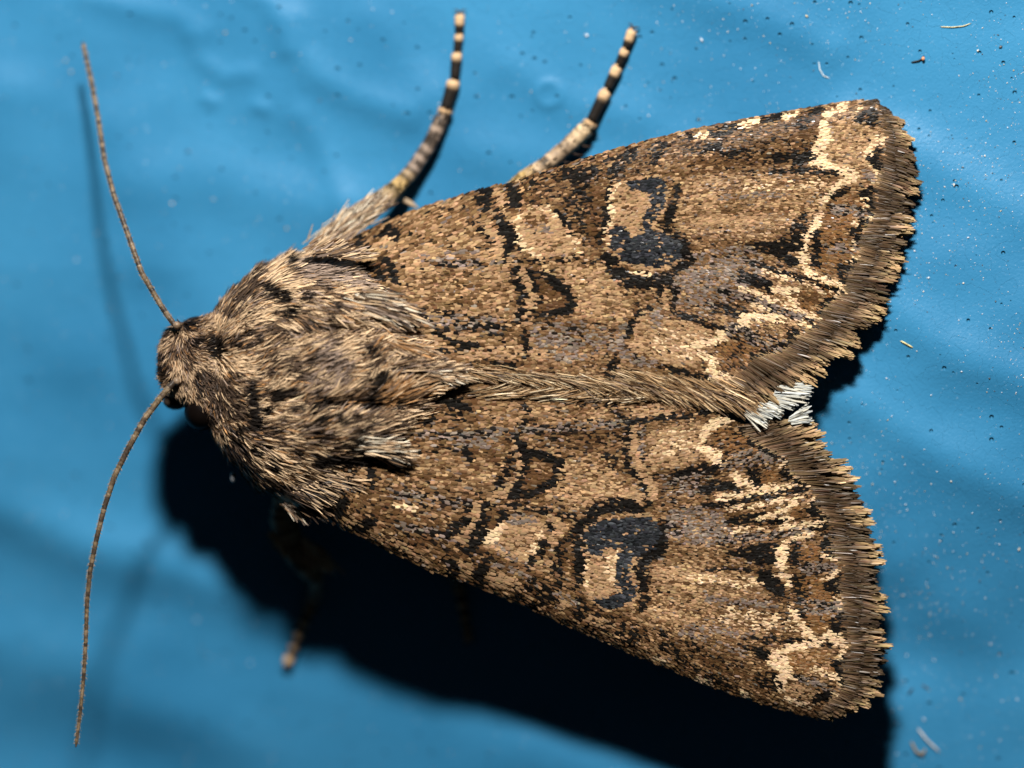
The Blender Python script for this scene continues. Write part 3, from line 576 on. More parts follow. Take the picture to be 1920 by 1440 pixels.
def classify(x, y, ang, ops, seed):
    """colour class of every scale from the wing's markings"""
    r = np.random.default_rng(seed)
    c, sn = np.cos(ang), np.sin(ang)
    al = x * c + y * sn; ac = -x * sn + y * c
    n = 0.45 * vnoise(al / 46, ac / 10, seed) + 0.55 * vnoise(al / 130, ac / 42, seed + 9)
    fine = vnoise(al / 13, ac / 4.5, seed + 60)
    streak = vnoise(al / 85, ac / 3.6, seed + 61)
    tone = 0.35 + (n - 0.5) * 1.3 + (fine - .5) * .40 + (streak - .5) * .55 + r.normal(0, 0.12, x.shape)
    tone = tone - 0.30 * (r.random(x.shape) < .12)
    cl = np.full(x.shape, CODE['B'])
    cl[(r.random(x.shape) < 0.05) & (n < .5)] = CODE['L']
    ja = r.normal(0, 1.8, x.shape) + 6.5 * (vnoise(x / 9, y / 5, seed + 40) - .5)
    jx = x + ja * c; jy = y + ja * sn + r.normal(0, 0.9, x.shape)
    for op in ops:
        kind, cls, p, pts = op
        px = [q_[0] for q_ in pts]; py = [q_[1] for q_ in pts]
        pad = 4 + (max(q_[2] for q_ in pts) / 2 if kind == 's' else 0)
        m = np.nonzero((jx > min(px) - pad) & (jx < max(px) + pad) & (jy > min(py) - pad) & (jy < max(py) + pad))[0]
        if not len(m): continue
        if kind == 's':
            d, w = seg_dist(jx[m], jy[m], pts)
            hit = d < w / 2 * (1.12 if cls == 'K' else 1.0) + .6
        else:
            hit = inside(jx[m], jy[m], pts)
        if kind == 'a' and cls in 'TD' and p < .6:     # broad tone, not a mark
            tone[m[hit]] += (0.55 if cls == 'T' else -0.55) * p
            continue
        hit &= r.random(len(m)) < p * (.93 if cls in 'KP' else 1)
        cl[m[hit]] = CODE[cls]
        if kind == 's' and cls in 'KP':      # scattered scales round the mark
            halo = ~hit & (d < w / 2 + 9) & (r.random(len(m)) < .42 * p * np.clip(1.1 - (d - w / 2) / 9, 0, 1))
            tone[m[halo]] += -.35 if cls == 'K' else .3
    return cl, tone

COSTA_U = [(560, 505), (600, 480), (640, 455), (700, 425), (760, 400), (860, 366), (950, 345), (1000, 327), (1060, 308), (1140, 283), (1220, 262), (1300, 241), (1400, 221), (1500, 203), (1580, 190), (1622, 186)]
TERM_U = [(1622, 186), (1640, 200), (1652, 230), (1656, 259), (1652, 290), (1655, 324), (1641, 350), (1637, 380), (1638, 403), (1622, 425), (1615, 445), (1615, 475), (1597, 497), (1590, 520), (1588, 548), (1552, 570), (1540, 592), (1533, 611), (1496, 627), (1480, 655), (1440, 663), (1405, 673), (1390, 689), (1370, 712), (1340, 724)]
DORS_U = [(620, 640), (700, 655), (760, 668), (860, 692), (1000, 708), (1150, 716), (1300, 724), (1340, 724)]
COSTA_L = [(560, 950), (600, 968), (630, 984), (663, 999), (705, 1023), (738, 1038), (820, 1074), (903, 1104), (955, 1126), (1001, 1145), (1087, 1185), (1140, 1207), (1182, 1227), (1240, 1249), (1273, 1263), (1327, 1288), (1367, 1300), (1433, 1322), (1474, 1334), (1530, 1348)]
TERM_L = [(1530, 1348), (1552, 1328), (1566, 1308), (1588, 1282), (1583, 1246), (1590, 1207), (1583, 1166), (1587, 1139), (1580, 1115), (1573, 1095), (1577, 1067), (1575, 1048), (1560, 1029), (1563, 1003), (1558, 980), (1542, 963), (1532, 939), (1523, 913), (1500, 900), (1482, 887), (1478, 861), (1438, 840), (1402, 817), (1385, 798)]
DORS_L = [(600, 780), (700, 758), (800, 738), (900, 722), (1000, 722), (1150, 735), (1280, 755), (1385, 798)]

ANG_U = [(700, 440, -22), (900, 370, -18), (1200, 280, -15), (1600, 200, -12), (800, 560, 0), (1100, 500, -3), (1400, 350, -5), (1600, 300, 0), (1640, 380, 5), (1500, 450, 5), (1450, 540, 18), (1560, 540, 22), (850, 660, 5), (1100, 640, 3), (1300, 620, 12), (1400, 640, 22), (1300, 700, 14), (1380, 690, 30)]
ANG_L = [(650, 960, 20), (800, 1050, 25), (1000, 1130, 26), (1200, 1210, 24), (1400, 1290, 20), (1550, 1330, 22), (700, 900, 8), (900, 920, 5), (1000, 1020, 8), (1200, 1080, 6), (1400, 1180, 10), (1530, 1240, 8), (1500, 1130, 3), (1540, 1050, 0), (1450, 1000, -6), (1500, 920, -12), (1400, 870, -12), (1300, 800, -8), (1100, 780, -2), (900, 780, 0), (760, 800, 0)]

def z_up(x, y):
    c = np.interp(x, [p[0] for p in COSTA_U], [p[1] for p in COSTA_U])
    d = np.clip(y - c, 0, None)
    z = 9 - 22 * np.exp(-d / 26) - 24 * sstep(1250, 1680, x)
    z = z - 55 * np.exp(-d / 120) * (1 - sstep(650, 1150, x))
    phi = np.arctan2(y - 540, x - 520)
    z = z + 1.5 * sstep(900, 1400, x) * np.cos(phi * 66 + 0.6)
    return z + 2.5 * (vnoise(x / 90, y / 40, 21) - 0.5)
def z_lo(x, y):
    c = np.interp(x, [p[0] for p in COSTA_L], [p[1] for p in COSTA_L])
    d = np.clip(c - y, 0, None)
    z = 1 - 30 * np.exp(-d / 30) - 16 * sstep(1250, 1680, x)
    phi = np.arctan2(y - 880, x - 480)
    z = z + 1.5 * sstep(900, 1400, x) * np.cos(phi * 66 + 1.4)
    z = z + 10 * np.exp(-((x - 720) / 130) ** 2) * np.exp(-d / 400) - 60 * (1 - sstep(560, 650, x))
    return z + 2.5 * (vnoise(x / 90, y / 40, 22) - 0.5)

SROWS = [0.0, 0.45, 0.82, 1.0]; SPROF = [0.55, 1.0, 0.98, 0.62]

def make_wing(costa, term, dors, zf, ctrl, ops, seed, label):
    outline = costa + term[1:-1] + dors[::-1]
    # membrane: a thin closed shell below the scales
    nu, nv = 120, 60
    C = resample(costa, nu); Dd = resample(dors, nu); Tm = resample(term, nv)
    u = np.linspace(0, 1, nu)[:, None, None]; v = np.linspace(0, 1, nv)[None, :, None]
    Q = C[:, None, :] * (1 - v) + Dd[:, None, :] * v
    Q = Q + (u ** 4) * (Tm[None] - (C[-1] * (1 - v[0]) + Dd[-1] * v[0])[None])
    q = Q.reshape(-1, 2)
    zt = zf(q[:, 0], q[:, 1]) - 2.0
    top = np.c_[q, zt]; bot = np.c_[q, zt - 4.0]
    f = grid_faces(nu, nv)
    ring = np.r_[np.arange(nv), np.arange(1, nu) * nv + nv - 1, ((nu - 1) * nv + np.arange(nv - 2, -1, -1)), np.arange(nu - 2, 0, -1) * nv]
    r2 = np.roll(ring, -1); n = nu * nv
    sides = np.stack([ring, ring + n, r2 + n, r2], 1)
    wing = mesh('forewing', np.r_[top, bot], np.r_[f, f[:, ::-1] + n, sides], M_MEMB)
    adopt(wing, moth)
    wing['label'] = label
    # scales: staggered rows, coarser near the root
    r = np.random.default_rng(seed)
    X, Y = [], []
    y = min(p[1] for p in outline)
    yy = np.arange(min(p[1] for p in outline), max(p[1] for p in outline), 1.95)
    for k, y0 in enumerate(yy):
        xx = np.arange(570, 1670, 5.2) + (2.6 if k % 2 else 0)
        X.append(xx + r.normal(0, 1.2, xx.shape)); Y.append(np.full(xx.shape, y0) + r.normal(0, 0.9, xx.shape))
    X = np.concatenate(X); Y = np.concatenate(Y)
    keep = inside(X, Y, outline)
    keep &= X > 632 + 34 * (vnoise(X / 11, Y / 9, seed) - .5) - 12 * (seed == 12) - 20 * (seed == 11)
    # thin the root part out: its scales are larger
    dens = 0.62 + 0.38 * sstep(800, 1300, X)
    keep &= r.random(X.shape) < dens
    X, Y = X[keep], Y[keep]
    ang = np.radians(idw(X, Y, ctrl)) + r.normal(0, 0.10, X.shape)
    size = 1.0 - 0.34 * sstep(850, 1400, X)
    Ln = 17 * size * r.uniform(0.85, 1.15, X.shape); Wd = 5.2 * size * r.uniform(0.85, 1.15, X.shape)
    # pattern is read where the visible tip lies
    cl, tone = classify(X + np.cos(ang) * Ln * 0.65, Y + np.sin(ang) * Ln * 0.65, ang, ops, seed)
    Z = zf(X, Y); e = 3.0
    zx = (zf(X + e, Y) - zf(X - e, Y)) / (2 * e); zy = (zf(X, Y + e) - zf(X, Y - e)) / (2 * e)
    nrm = norm(np.stack([-zx, -zy, np.ones_like(zx)], 1))
    dv = np.stack([np.cos(ang), np.sin(ang), np.zeros_like(ang)], 1)
    dv = norm(dv - nrm * (dv * nrm).sum(1, keepdims=True))
    tilt = 0.12 + r.normal(0, 0.035, X.shape)
    dv = norm(dv + nrm * tilt[:, None])
    sd = norm(np.cross(nrm, dv))
    roll = r.normal(0, 0.10, X.shape)[:, None]
    sd = norm(sd * np.cos(roll) + nrm * np.sin(roll))
    n2 = norm(np.cross(dv, sd)); n2 *= np.sign(n2[:, 2:3])
    root = np.stack([X, Y, Z - 0.5], 1)
    base = PAL[cl].copy(); ub = cl == CODE['B']
    stops = np.array([K, D, B, T, (.47, .30, .155)])
    base[ub] = np.stack([np.interp(tone[ub], [-.12, .12, .42, .78, 1.1], stops[:, i]) for i in range(3)], 1)
    tb = cl == CODE['T']; base[tb] *= (1 + .35 * (tone[tb] - .5))[:, None]
    gb = cl == CODE['G']; base[gb] *= np.exp(r.normal(0, .45, (gb.sum(), 1)))
    col = base * np.exp(r.normal(0, 0.09, (len(X), 1))) * np.exp(r.normal(0, 0.035, (len(X), 3)))
    col *= (0.86 + 0.28 * vnoise(X / 22, Y / 7, seed + 3))[:, None]
    dark = np.isin(cl, [CODE['K']])
    col[dark] *= r.uniform(0.6, 1.5, (dark.sum(), 1))
    spark = np.isin(cl, [CODE['G'], CODE['L']]) & (r.random(len(X)) < 0.25)
    col[spark] = col[spark] * 1.7
    cols = np.repeat(col[:, None, :], 4, 1) * np.array([0.9, 1.0, 1.05, 0.95])[None, :, None]
    cols = gloss(cols, r, 0.06, 0.020, 0.9)
    gm = np.isin(cl, [CODE['G'], CODE['L']]) & (r.random(len(X)) < .08); cols[gm, :, 3] = 0.3
    V, F, Cc = ribbons(root, dv, sd, n2, Ln, Wd, r.normal(-0.04, 0.05, len(X)), SROWS, SPROF, cols, cup=0.07)
    o = mesh('scale_cover', V, F, M_SCALE, None, Cc, True, 'stuff')
    adopt(o, wing)
    return wing

wing_u = make_wing(COSTA_U, TERM_U, DORS_U, z_up, ANG_U, UP, 11, 'brown patterned forewing lying over the other wing at their inner edges')
wing_l = make_wing(COSTA_L, TERM_L, DORS_L, z_lo, ANG_L, LO, 12, 'brown patterned forewing above the black shadow')

# ------------------------------------------------------------------ fringes: one tuft per lobe of the margin
# root point, tip point, pale tip (1) or dark (0)
FR_U = [((1624, 190), (1650, 186), 0), ((1640, 204), (1672, 206), 0), ((1650, 222), (1700, 228), .7), ((1655, 250), (1714, 262), .9), ((1655, 275), (1722, 300), .25), ((1652, 300), (1724, 325), .1),
        ((1654, 324), (1729, 345), .5), ((1648, 340), (1727, 362), .9), ((1638, 365), (1714, 383), .1), ((1637, 390), (1708, 398), 0), ((1638, 405), (1717, 412), .9), ((1625, 425), (1714, 432), 1), ((1616, 450), (1700, 458), .2), ((1615, 472), (1700, 490), .9),
        ((1604, 490), (1690, 505), .9), ((1592, 510), (1686, 522), .6), ((1590, 530), (1666, 545), .1), ((1588, 548), (1668, 565), .4), ((1572, 562), (1664, 585), .9), ((1552, 572), (1655, 602), .9), ((1542, 592), (1634, 612), .3), ((1534, 610), (1610, 640), .5), ((1520, 620), (1616, 648), .9),
        ((1498, 628), (1602, 672), 1), ((1485, 642), (1560, 674), .3), ((1478, 656), (1556, 684), .9), ((1458, 662), (1550, 702), 1), ((1430, 666), (1530, 722), .9), ((1408, 674), (1506, 735), .4), ((1395, 684), (1478, 742), .2), ((1385, 696), (1462, 756), .8), ((1372, 708), (1444, 768), .9), ((1352, 720), (1424, 778), .8)]
FR_L = [((1385, 800), (1470, 790), .3), ((1400, 815), (1505, 786), .6), ((1420, 830), (1530, 795), .9), ((1438, 840), (1546, 812), .9), ((1460, 850), (1550, 832), .8), ((1478, 862), (1560, 850), .4), ((1482, 880), (1588, 864), .8), ((1490, 892), (1600, 880), 1), ((1506, 903), (1613, 898), .9), ((1520, 911), (1611, 914), .3),
        ((1528, 930), (1612, 930), .1), ((1534, 943), (1620, 943), .1), ((1540, 958), (1635, 961), 1), ((1553, 974), (1643, 980), 1), ((1559, 985), (1638, 999), .1), ((1562, 1005), (1640, 1014), .2), ((1558, 1025), (1655, 1026), .9), ((1566, 1040), (1656, 1040), .9), ((1576, 1052), (1662, 1056), 1), ((1576, 1068), (1648, 1074), .2), ((1574, 1082), (1648, 1090), 0), ((1573, 1098), (1652, 1104), .3),
        ((1576, 1112), (1666, 1122), 1), ((1584, 1130), (1668, 1144), .9), ((1586, 1143), (1658, 1158), .3), ((1582, 1165), (1652, 1170), 0), ((1583, 1182), (1662, 1187), .6), ((1588, 1198), (1661, 1200), .8), ((1590, 1208), (1675, 1213), 1), ((1587, 1222), (1662, 1226), .1), ((1584, 1240), (1664, 1240), .1), ((1583, 1255), (1658, 1264), .1), ((1586, 1275), (1655, 1284), .5), ((1584, 1288), (1656, 1304), .9), ((1570, 1304), (1634, 1326), .9), ((1558, 1318), (1612, 1336), .8), ((1546, 1332), (1586, 1346), .7), ((1534, 1344), (1564, 1352), .6)]

FROWS = [0.0, 0.3, 0.6, 0.85, 1.0]; FPROF = [0.45, 0.7, 0.95, 1.1, 0.4]
C_BR = np.array((.088, .055, .030)); C_DK = np.array((.050, .034, .022)); C_TAN = np.array((.42, .285, .145)); C_GOLD = np.array((.24, .15, .072)); C_GREY = np.array((.20, .155, .11))

def fringe(wing, keys, zf, seed, zoff):
    r = np.random.default_rng(seed)
    n = len(keys)
    for k in range(n):
        (ra, ta, pa) = keys[k]
        def mid(i, j):
            i = min(max(i, 0), n - 1); j = min(max(j, 0), n - 1)
            return (np.array(keys[i][0]) + keys[j][0]) / 2, (np.array(keys[i][1]) + keys[j][1]) / 2
        r0, t0 = mid(k - 1, k); r1, t1 = mid(k, k + 1)
        if k == 0: r0, t0 = np.array(ra), np.array(ta)
        if k == n - 1: r1, t1 = np.array(ra), np.array(ta)
        arc = np.linalg.norm(r1 - r0) + np.linalg.norm(t1 - t0)
        N = int(30 + arc * 3.2)
        allv, allf, allc, off = [], [], [], 0
        for layer in range(3):      # 0 = long lower row, 1 = middle row, 2 = short row over the roots
            w = np.clip(r.random(N), 0, 1)
            bulge = (4 * w * (1 - w))[:, None] if layer == 0 else 0.6
            rt = np.where(w[:, None] < .5, r0 + (np.array(ra) - r0) * w[:, None] * 2, np.array(ra) + (r1 - np.array(ra)) * (w[:, None] * 2 - 1))
            tp = np.where(w[:, None] < .5, t0 + (np.array(ta) - t0) * np.sqrt(w[:, None] * 2), np.array(ta) + (t1 - np.array(ta)) * (1 - np.sqrt(2 - w[:, None] * 2)))
            frac = [1.0, 0.78, 0.5][layer]
            vec = (tp - rt) * frac * r.uniform(0.80, 1.04, (N, 1))
            if layer == 0: vec = vec * (1.03 - 0.20 * np.abs(2 * w - 1)[:, None] ** 2)
            ln = np.linalg.norm(vec, axis=1)
            an = np.arctan2(vec[:, 1], vec[:, 0]) + r.normal(0, [0.03, 0.05, 0.07][layer], N)
            rt = rt - np.stack([np.cos(an), np.sin(an)], 1) * r.uniform(0, 11, (N, 1))
            lift = r.normal([-0.06, -0.02, 0.02][layer], 0.04, N)
            dv = norm(np.stack([np.cos(an), np.sin(an), lift], 1))
            sd = norm(np.cross(np.array([0, 0, 1.0])[None], dv)); rl = r.normal(0, 0.28, N)[:, None]
            up = norm(np.cross(dv, sd)); up *= np.sign(up[:, 2:3]); sd = sd * np.cos(rl) + up * np.sin(rl)
            z = zf(rt[:, 0], rt[:, 1]) + zoff + layer * 0.9 + r.normal(0, 0.5, N)
            wd = r.uniform(2.6, 4.4, N) * [1.2, 0.85, 0.6][layer]
            tipc = C_TAN * 1.15 * pa ** 1.3 + C_DK * 1.0 * (1 - pa)
            body = C_BR * (0.55 + 1.3 * pa)
            rows = np.stack([C_GOLD * (0.45 + .9 * pa), body, C_DK * (1 + 1.6 * pa), 0.35 * body + 0.65 * tipc, tipc], 0)
            if layer == 1: rows = np.stack([C_GOLD * .5, body, C_DK * 1.3, body, C_DK + .35 * tipc], 0)
            if layer == 2: rows = np.stack([C_TAN * (.2 + .9 * pa ** 2), C_BR * (.7 + 1.1 * pa), C_BR * (.7 + .6 * pa), C_BR * (.55 + .3 * pa), C_BR * .5], 0)
            cc = rows[None] * np.exp(r.normal(0, 0.13, (N, 1, 1))) * (0.7 + .6 * vnoise(rt[:, 0] / 5, rt[:, 1] / 5, seed))[:, None, None] * np.exp(r.normal(0, 0.04, (N, 1, 3)))
            cc = gloss(cc, r, 0.08, [0.05, .06, .14][layer], 0.5)
            V, F, Cc = ribbons(np.c_[rt, z], dv, sd, up, ln, wd, r.normal(-0.03, 0.05, N), FROWS, FPROF, cc, cup=0.10)
            allv.append(V); allf.append(F + off); allc.append(Cc); off += len(V)
        o = mesh('fringe_tuft', np.concatenate(allv), np.concatenate(allf), M_FRINGE, None, np.concatenate(allc))
        adopt(o, wing)
fringe(wing_u, FR_U, z_up, 31, -2.6)
fringe(wing_l, FR_L, z_lo, 32, -2.6)

# hair along the inner edge of the upper wing and the pale fringe of the hindwing
def hair_rows(name, parent, segs, seed, mat, prof=(0.8, 1.0, 0.7, 0.25), rows=(0, .35, .75, 1)):
    """segs: (x0,y0,x1,y1, angle0,angle1, len0,len1, z0,z1, width, count, colours)"""
    r = np.random.default_rng(seed); av, af, ac, off = [], [], [], 0
    for (x0, y0, x1, y1, a0, a1, l0, l1, z0, z1, wd, n, pal, spread) in segs:
        t = r.random(n)
        x = x0 + (x1 - x0) * t + r.normal(0, spread, n); y = y0 + (y1 - y0) * t + r.normal(0, spread * .5, n)
        an = np.radians(a0 + (a1 - a0) * t + r.normal(0, 7, n))
        ln = (l0 + (l1 - l0) * t) * r.uniform(0.7, 1.15, n)
        dv = norm(np.stack([np.cos(an), np.sin(an), r.normal(0.06, 0.07, n)], 1))
        sd = norm(np.cross(np.array([0, 0, 1.0])[None], dv)); rl = r.normal(0, 0.6, n)[:, None]
        up = norm(np.cross(dv, sd)); up *= np.sign(up[:, 2:3]); sd = sd * np.cos(rl) + up * np.sin(rl)
        z = z0 + (z1 - z0) * t + r.normal(0, 1.5, n)
        c = np.array(pal)[r.integers(0, len(pal), n)] * np.exp(r.normal(0, .22, (n, 1)))
        cc = np.repeat(c[:, None, :], len(rows), 1) * np.linspace(.8, 1.15, len(rows))[None, :, None]
        cc = gloss(cc, r, 0.10, 0.06 if mat == M_FRINGE else 0.03, 0.22)
        V, F, Cc = ribbons(np.stack([x, y, z], 1), dv, sd, up, ln, wd * r.uniform(.7, 1.2, n), r.normal(-.05, .04, n), rows, prof, cc)
        av.append(V); af.append(F + off); ac.append(Cc); off += len(V)
    o = mesh(name, np.concatenate(av), np.concatenate(af), mat, None, np.concatenate(ac), True, 'stuff')
    adopt(o, parent)
    return o
GOLD = [(.42, .28, .15), (.30, .18, .085), (.52, .38, .22), (.17, .10, .05)]
PALE = [(.62, .50, .33), (.45, .33, .2), (.25, .16, .09)]
hair_rows('edge_hair', wing_u, [
    (840, 692, 1100, 706, 12, 18, 56, 60, 7, 7, 1.8, 900, PALE + GOLD + [(.08, .05, .03)], 10),
    (1060, 706, 1350, 720, 18, 32, 56, 92, 7, 2, 1.9, 2300, GOLD + [(.10, .06, .03), (.20, .14, .10)], 8),
    (1150, 698, 1345, 712, 20, 33, 36, 62, 8, 4, 1.7, 700, GOLD + [(.1, .06, .03)], 10),
    (880, 738, 1200, 748, -8, -14, 56, 46, 4, 4, 1.7, 700, GOLD + PALE[:1] + [(.10, .06, .03)], 9),
    (1000, 698, 1380, 712, 18, 30, 36, 56, 8, 3, 1.7, 420, GOLD + [(.1, .06, .03)], 11),
], 41, M_FRINGE)

# hindwing, almost wholly covered: only its pale fringe shows
hw_out = [(860, 640), (1100, 560), (1330, 600), (1430, 680), (1440, 740), (1410, 775), (1250, 770), (1000, 730)]
def fan_shell(name, out, z0, z1, mat):
    o_ = np.array(out, float); c = o_.mean(0); k = 8
    rr = np.linspace(0.02, 1, k)[:, None, None]
    q = c + (o_[None] - c) * rr
    q = q.reshape(-1, 2)
    zt = z0 + (z1 - z0) * (q[:, 0] - o_[:, 0].min()) / np.ptp(o_[:, 0])
    f = grid_faces(k, len(out), True); n = len(q)
    e = (k - 1) * len(out) + np.arange(len(out)); e2 = np.roll(e, -1)
    return mesh(name, np.r_[np.c_[q, zt], np.c_[q, zt - 4]], np.r_[f, f[:, ::-1] + n, np.stack([e, e + n, e2 + n, e2], 1)], mat)
M_HIND = plain_mat('hindwing_membrane', (0.22, 0.18, 0.14), 0.6, 0.3)
hind = fan_shell('hindwing', hw_out, -22, -20, M_HIND); adopt(hind, moth)
hind2 = fan_shell('hindwing', [(860, 800), (1100, 960), (1320, 990), (1440, 930), (1450, 850), (1420, 800), (1250, 775), (1000, 760)], -30, -28, M_HIND); adopt(hind2, moth)
WH = [(.52, .52, .46), (.40, .42, .41), (.58, .55, .46)]
def white_tuft(parent, seed, groups):
    for gi, g in enumerate(groups):
        r = np.random.default_rng(seed + gi); n = g[5] * 3
        t = r.random(n)[:, None]
        p0 = np.array(g[0]) * (1 - t) + np.array(g[1]) * t; p1 = np.array(g[2]) * (1 - t) + np.array(g[3]) * t
        vec = (p1 - p0) * r.uniform(.7, 1.08, (n, 1)); ln = np.linalg.norm(vec, axis=1); an = np.arctan2(vec[:, 1], vec[:, 0]) + r.normal(0, .09, n)
        dv = norm(np.stack([np.cos(an), np.sin(an), r.normal(0.0, .05, n)], 1)); sd = norm(np.cross(np.array([0, 0, 1.0])[None], dv))
        up = np.repeat(np.array([[0, 0, 1.0]]), n, 0); rl = r.normal(0, .35, n)[:, None]; sd = sd * np.cos(rl) + up * np.sin(rl)
        c = np.array(WH)[r.integers(0, 3, n)] * np.exp(r.normal(0, .12, (n, 1)))
        cc = gloss(np.repeat(c[:, None, :], 5, 1), r, .1, .2, .5)
        V, F, Cc = ribbons(np.c_[p0, g[4] + r.normal(0, 1.2, n)], dv, sd, up, ln, r.uniform(2.4, 3.8, n), r.normal(-.02, .10, n), FROWS, FPROF, cc, cup=.1)
        adopt(mesh('white_fringe_tuft', V, F, M_FRINGE, None, Cc), parent)
white_tuft(hind, 51, [((1455, 722), (1450, 745), (1523, 730), (1514, 748), 1, 26), ((1450, 738), (1440, 755), (1500, 752), (1490, 764), 1, 22), ((1425, 752), (1418, 770), (1470, 768), (1464, 780), 4, 24),
                      ((1400, 764), (1395, 778), (1448, 786), (1434, 804), 4, 20), ((1480, 782), (1478, 790), (1520, 763), (1516, 778), -2, 14), ((1480, 786), (1484, 796), (1513, 784), (1528, 788), -2, 14)])

# ------------------------------------------------------------------ body
BX = np.array([300, 306, 318, 335, 362, 395, 425, 470, 520, 580, 640, 700, 760, 820, 870, 1000, 1200, 1350, 1400, 1412], float)
BU = np.array([668, 640, 618, 606, 602, 594, 556, 512, 488, 480, 484, 515, 580, 622, 628, 640, 672, 705, 740, 758], float)
BL = np.array([690, 712, 728, 742, 762, 800, 850, 902, 930, 940, 928, 892, 842, 802, 800, 810, 822, 812, 790, 768], float)
BT = np.array([-60, -42, -28, -20, -14, -10, 0, 16, 26, 32, 34, 30, 22, 6, -12, -26, -32, -40, -62, -78], float)
BB = np.array([-66, -72, -80, -86, -90, -96, -120, -165, -200, -206, -206, -200, -192, -182, -172, -166, -150, -122, -95, -80], float)
def body_pt(x, th):
    yu, yl = np.interp(x, BX, BU), np.interp(x, BX, BL)
    zt, zb = np.interp(x, BX, BT), np.interp(x, BX, BB)
    yc, hw = (yu + yl) / 2, (yl - yu) / 2
    zc = zb + (zt - zb) * 0.52
    y = yc - hw * np.cos(th)
    sn = np.sin(th)
    z = np.where(sn > 0, zc + (zt - zc) * np.abs(sn) ** 0.8, zc - (zc - zb) * np.abs(sn) ** 0.8)
    # shoulder flaps, collar and the groove between them
    flap = 16 * np.exp(-((x - 640) / 110) ** 2) * (np.exp(-((y - 560) / 48) ** 2) + np.exp(-((y - 815) / 48) ** 2))
    groove = -12 * np.exp(-((x - 650) / 80) ** 2) * (np.exp(-((y - 622) / 16) ** 2) + np.exp(-((y - 765) / 16) ** 2))
    collar = 10 * np.exp(-((x - 440 - 0.0009 * (y - 700) ** 2) / 22) ** 2) - 10 * np.exp(-((x - 400 - 0.0006 * (y - 700) ** 2) / 14) ** 2)
    z = z + np.where(sn > 0, (flap + groove + collar) * np.clip(sn, 0, 1), 0)
    return np.stack([x, y, z], -1)
bx = np.unique(np.r_[np.linspace(300, 420, 40), np.linspace(420, 860, 70), np.linspace(860, 1412, 40)])
th = np.linspace(0, 2 * np.pi, 64, endpoint=False)
XX, TT = np.meshgrid(bx, th, indexing='ij')
bv = body_pt(XX.ravel(), TT.ravel())
body = mesh('body', bv, grid_faces(len(bx), 64, True), M_BODY); adopt(body, moth)
body['label'] = 'stout furry body with head and thorax'

# fur
FDIR = [(320, 640, 150), (315, 700, 170), (345, 660, 30), (350, 720, 60), (390, 640, -60), (400, 690, 55), (380, 760, 60), (400, 600, -50), (440, 560, -40), (430, 640, -30), (430, 690, 20),
        (470, 520, -38), (500, 500, -30), (560, 480, -22), (560, 530, 8), (520, 560, 14), (620, 500, -10), (640, 540, 6), (720, 560, 14), (760, 580, 18), (600, 580, 20), (560, 600, 30), (520, 610, 20), (480, 620, -20),
        (640, 620, -20), (690, 610, 25), (730, 620, 40), (660, 650, -15), (700, 650, -25), (740, 645, -5), (480, 670, -28), (540, 660, -24), (600, 670, -22), (640, 700, -26), (700, 720, -40), (740, 730, -35), (800, 690, -20), (850, 700, -8), (800, 720, 12),
        (520, 720, -38), (580, 730, -40), (640, 740, -40), (700, 760, -34), (480, 740, -24), (450, 760, 0), (440, 800, 20), (500, 790, -14), (560, 800, -20), (640, 790, -22), (700, 810, -8), (740, 840, 4), (620, 840, -2), (540, 850, 4), (470, 850, 20), (450, 890, 40), (500, 900, 30), (560, 920, 22), (620, 910, 14), (540, 950, 45), (680, 860, 3), (410, 830, 50)]
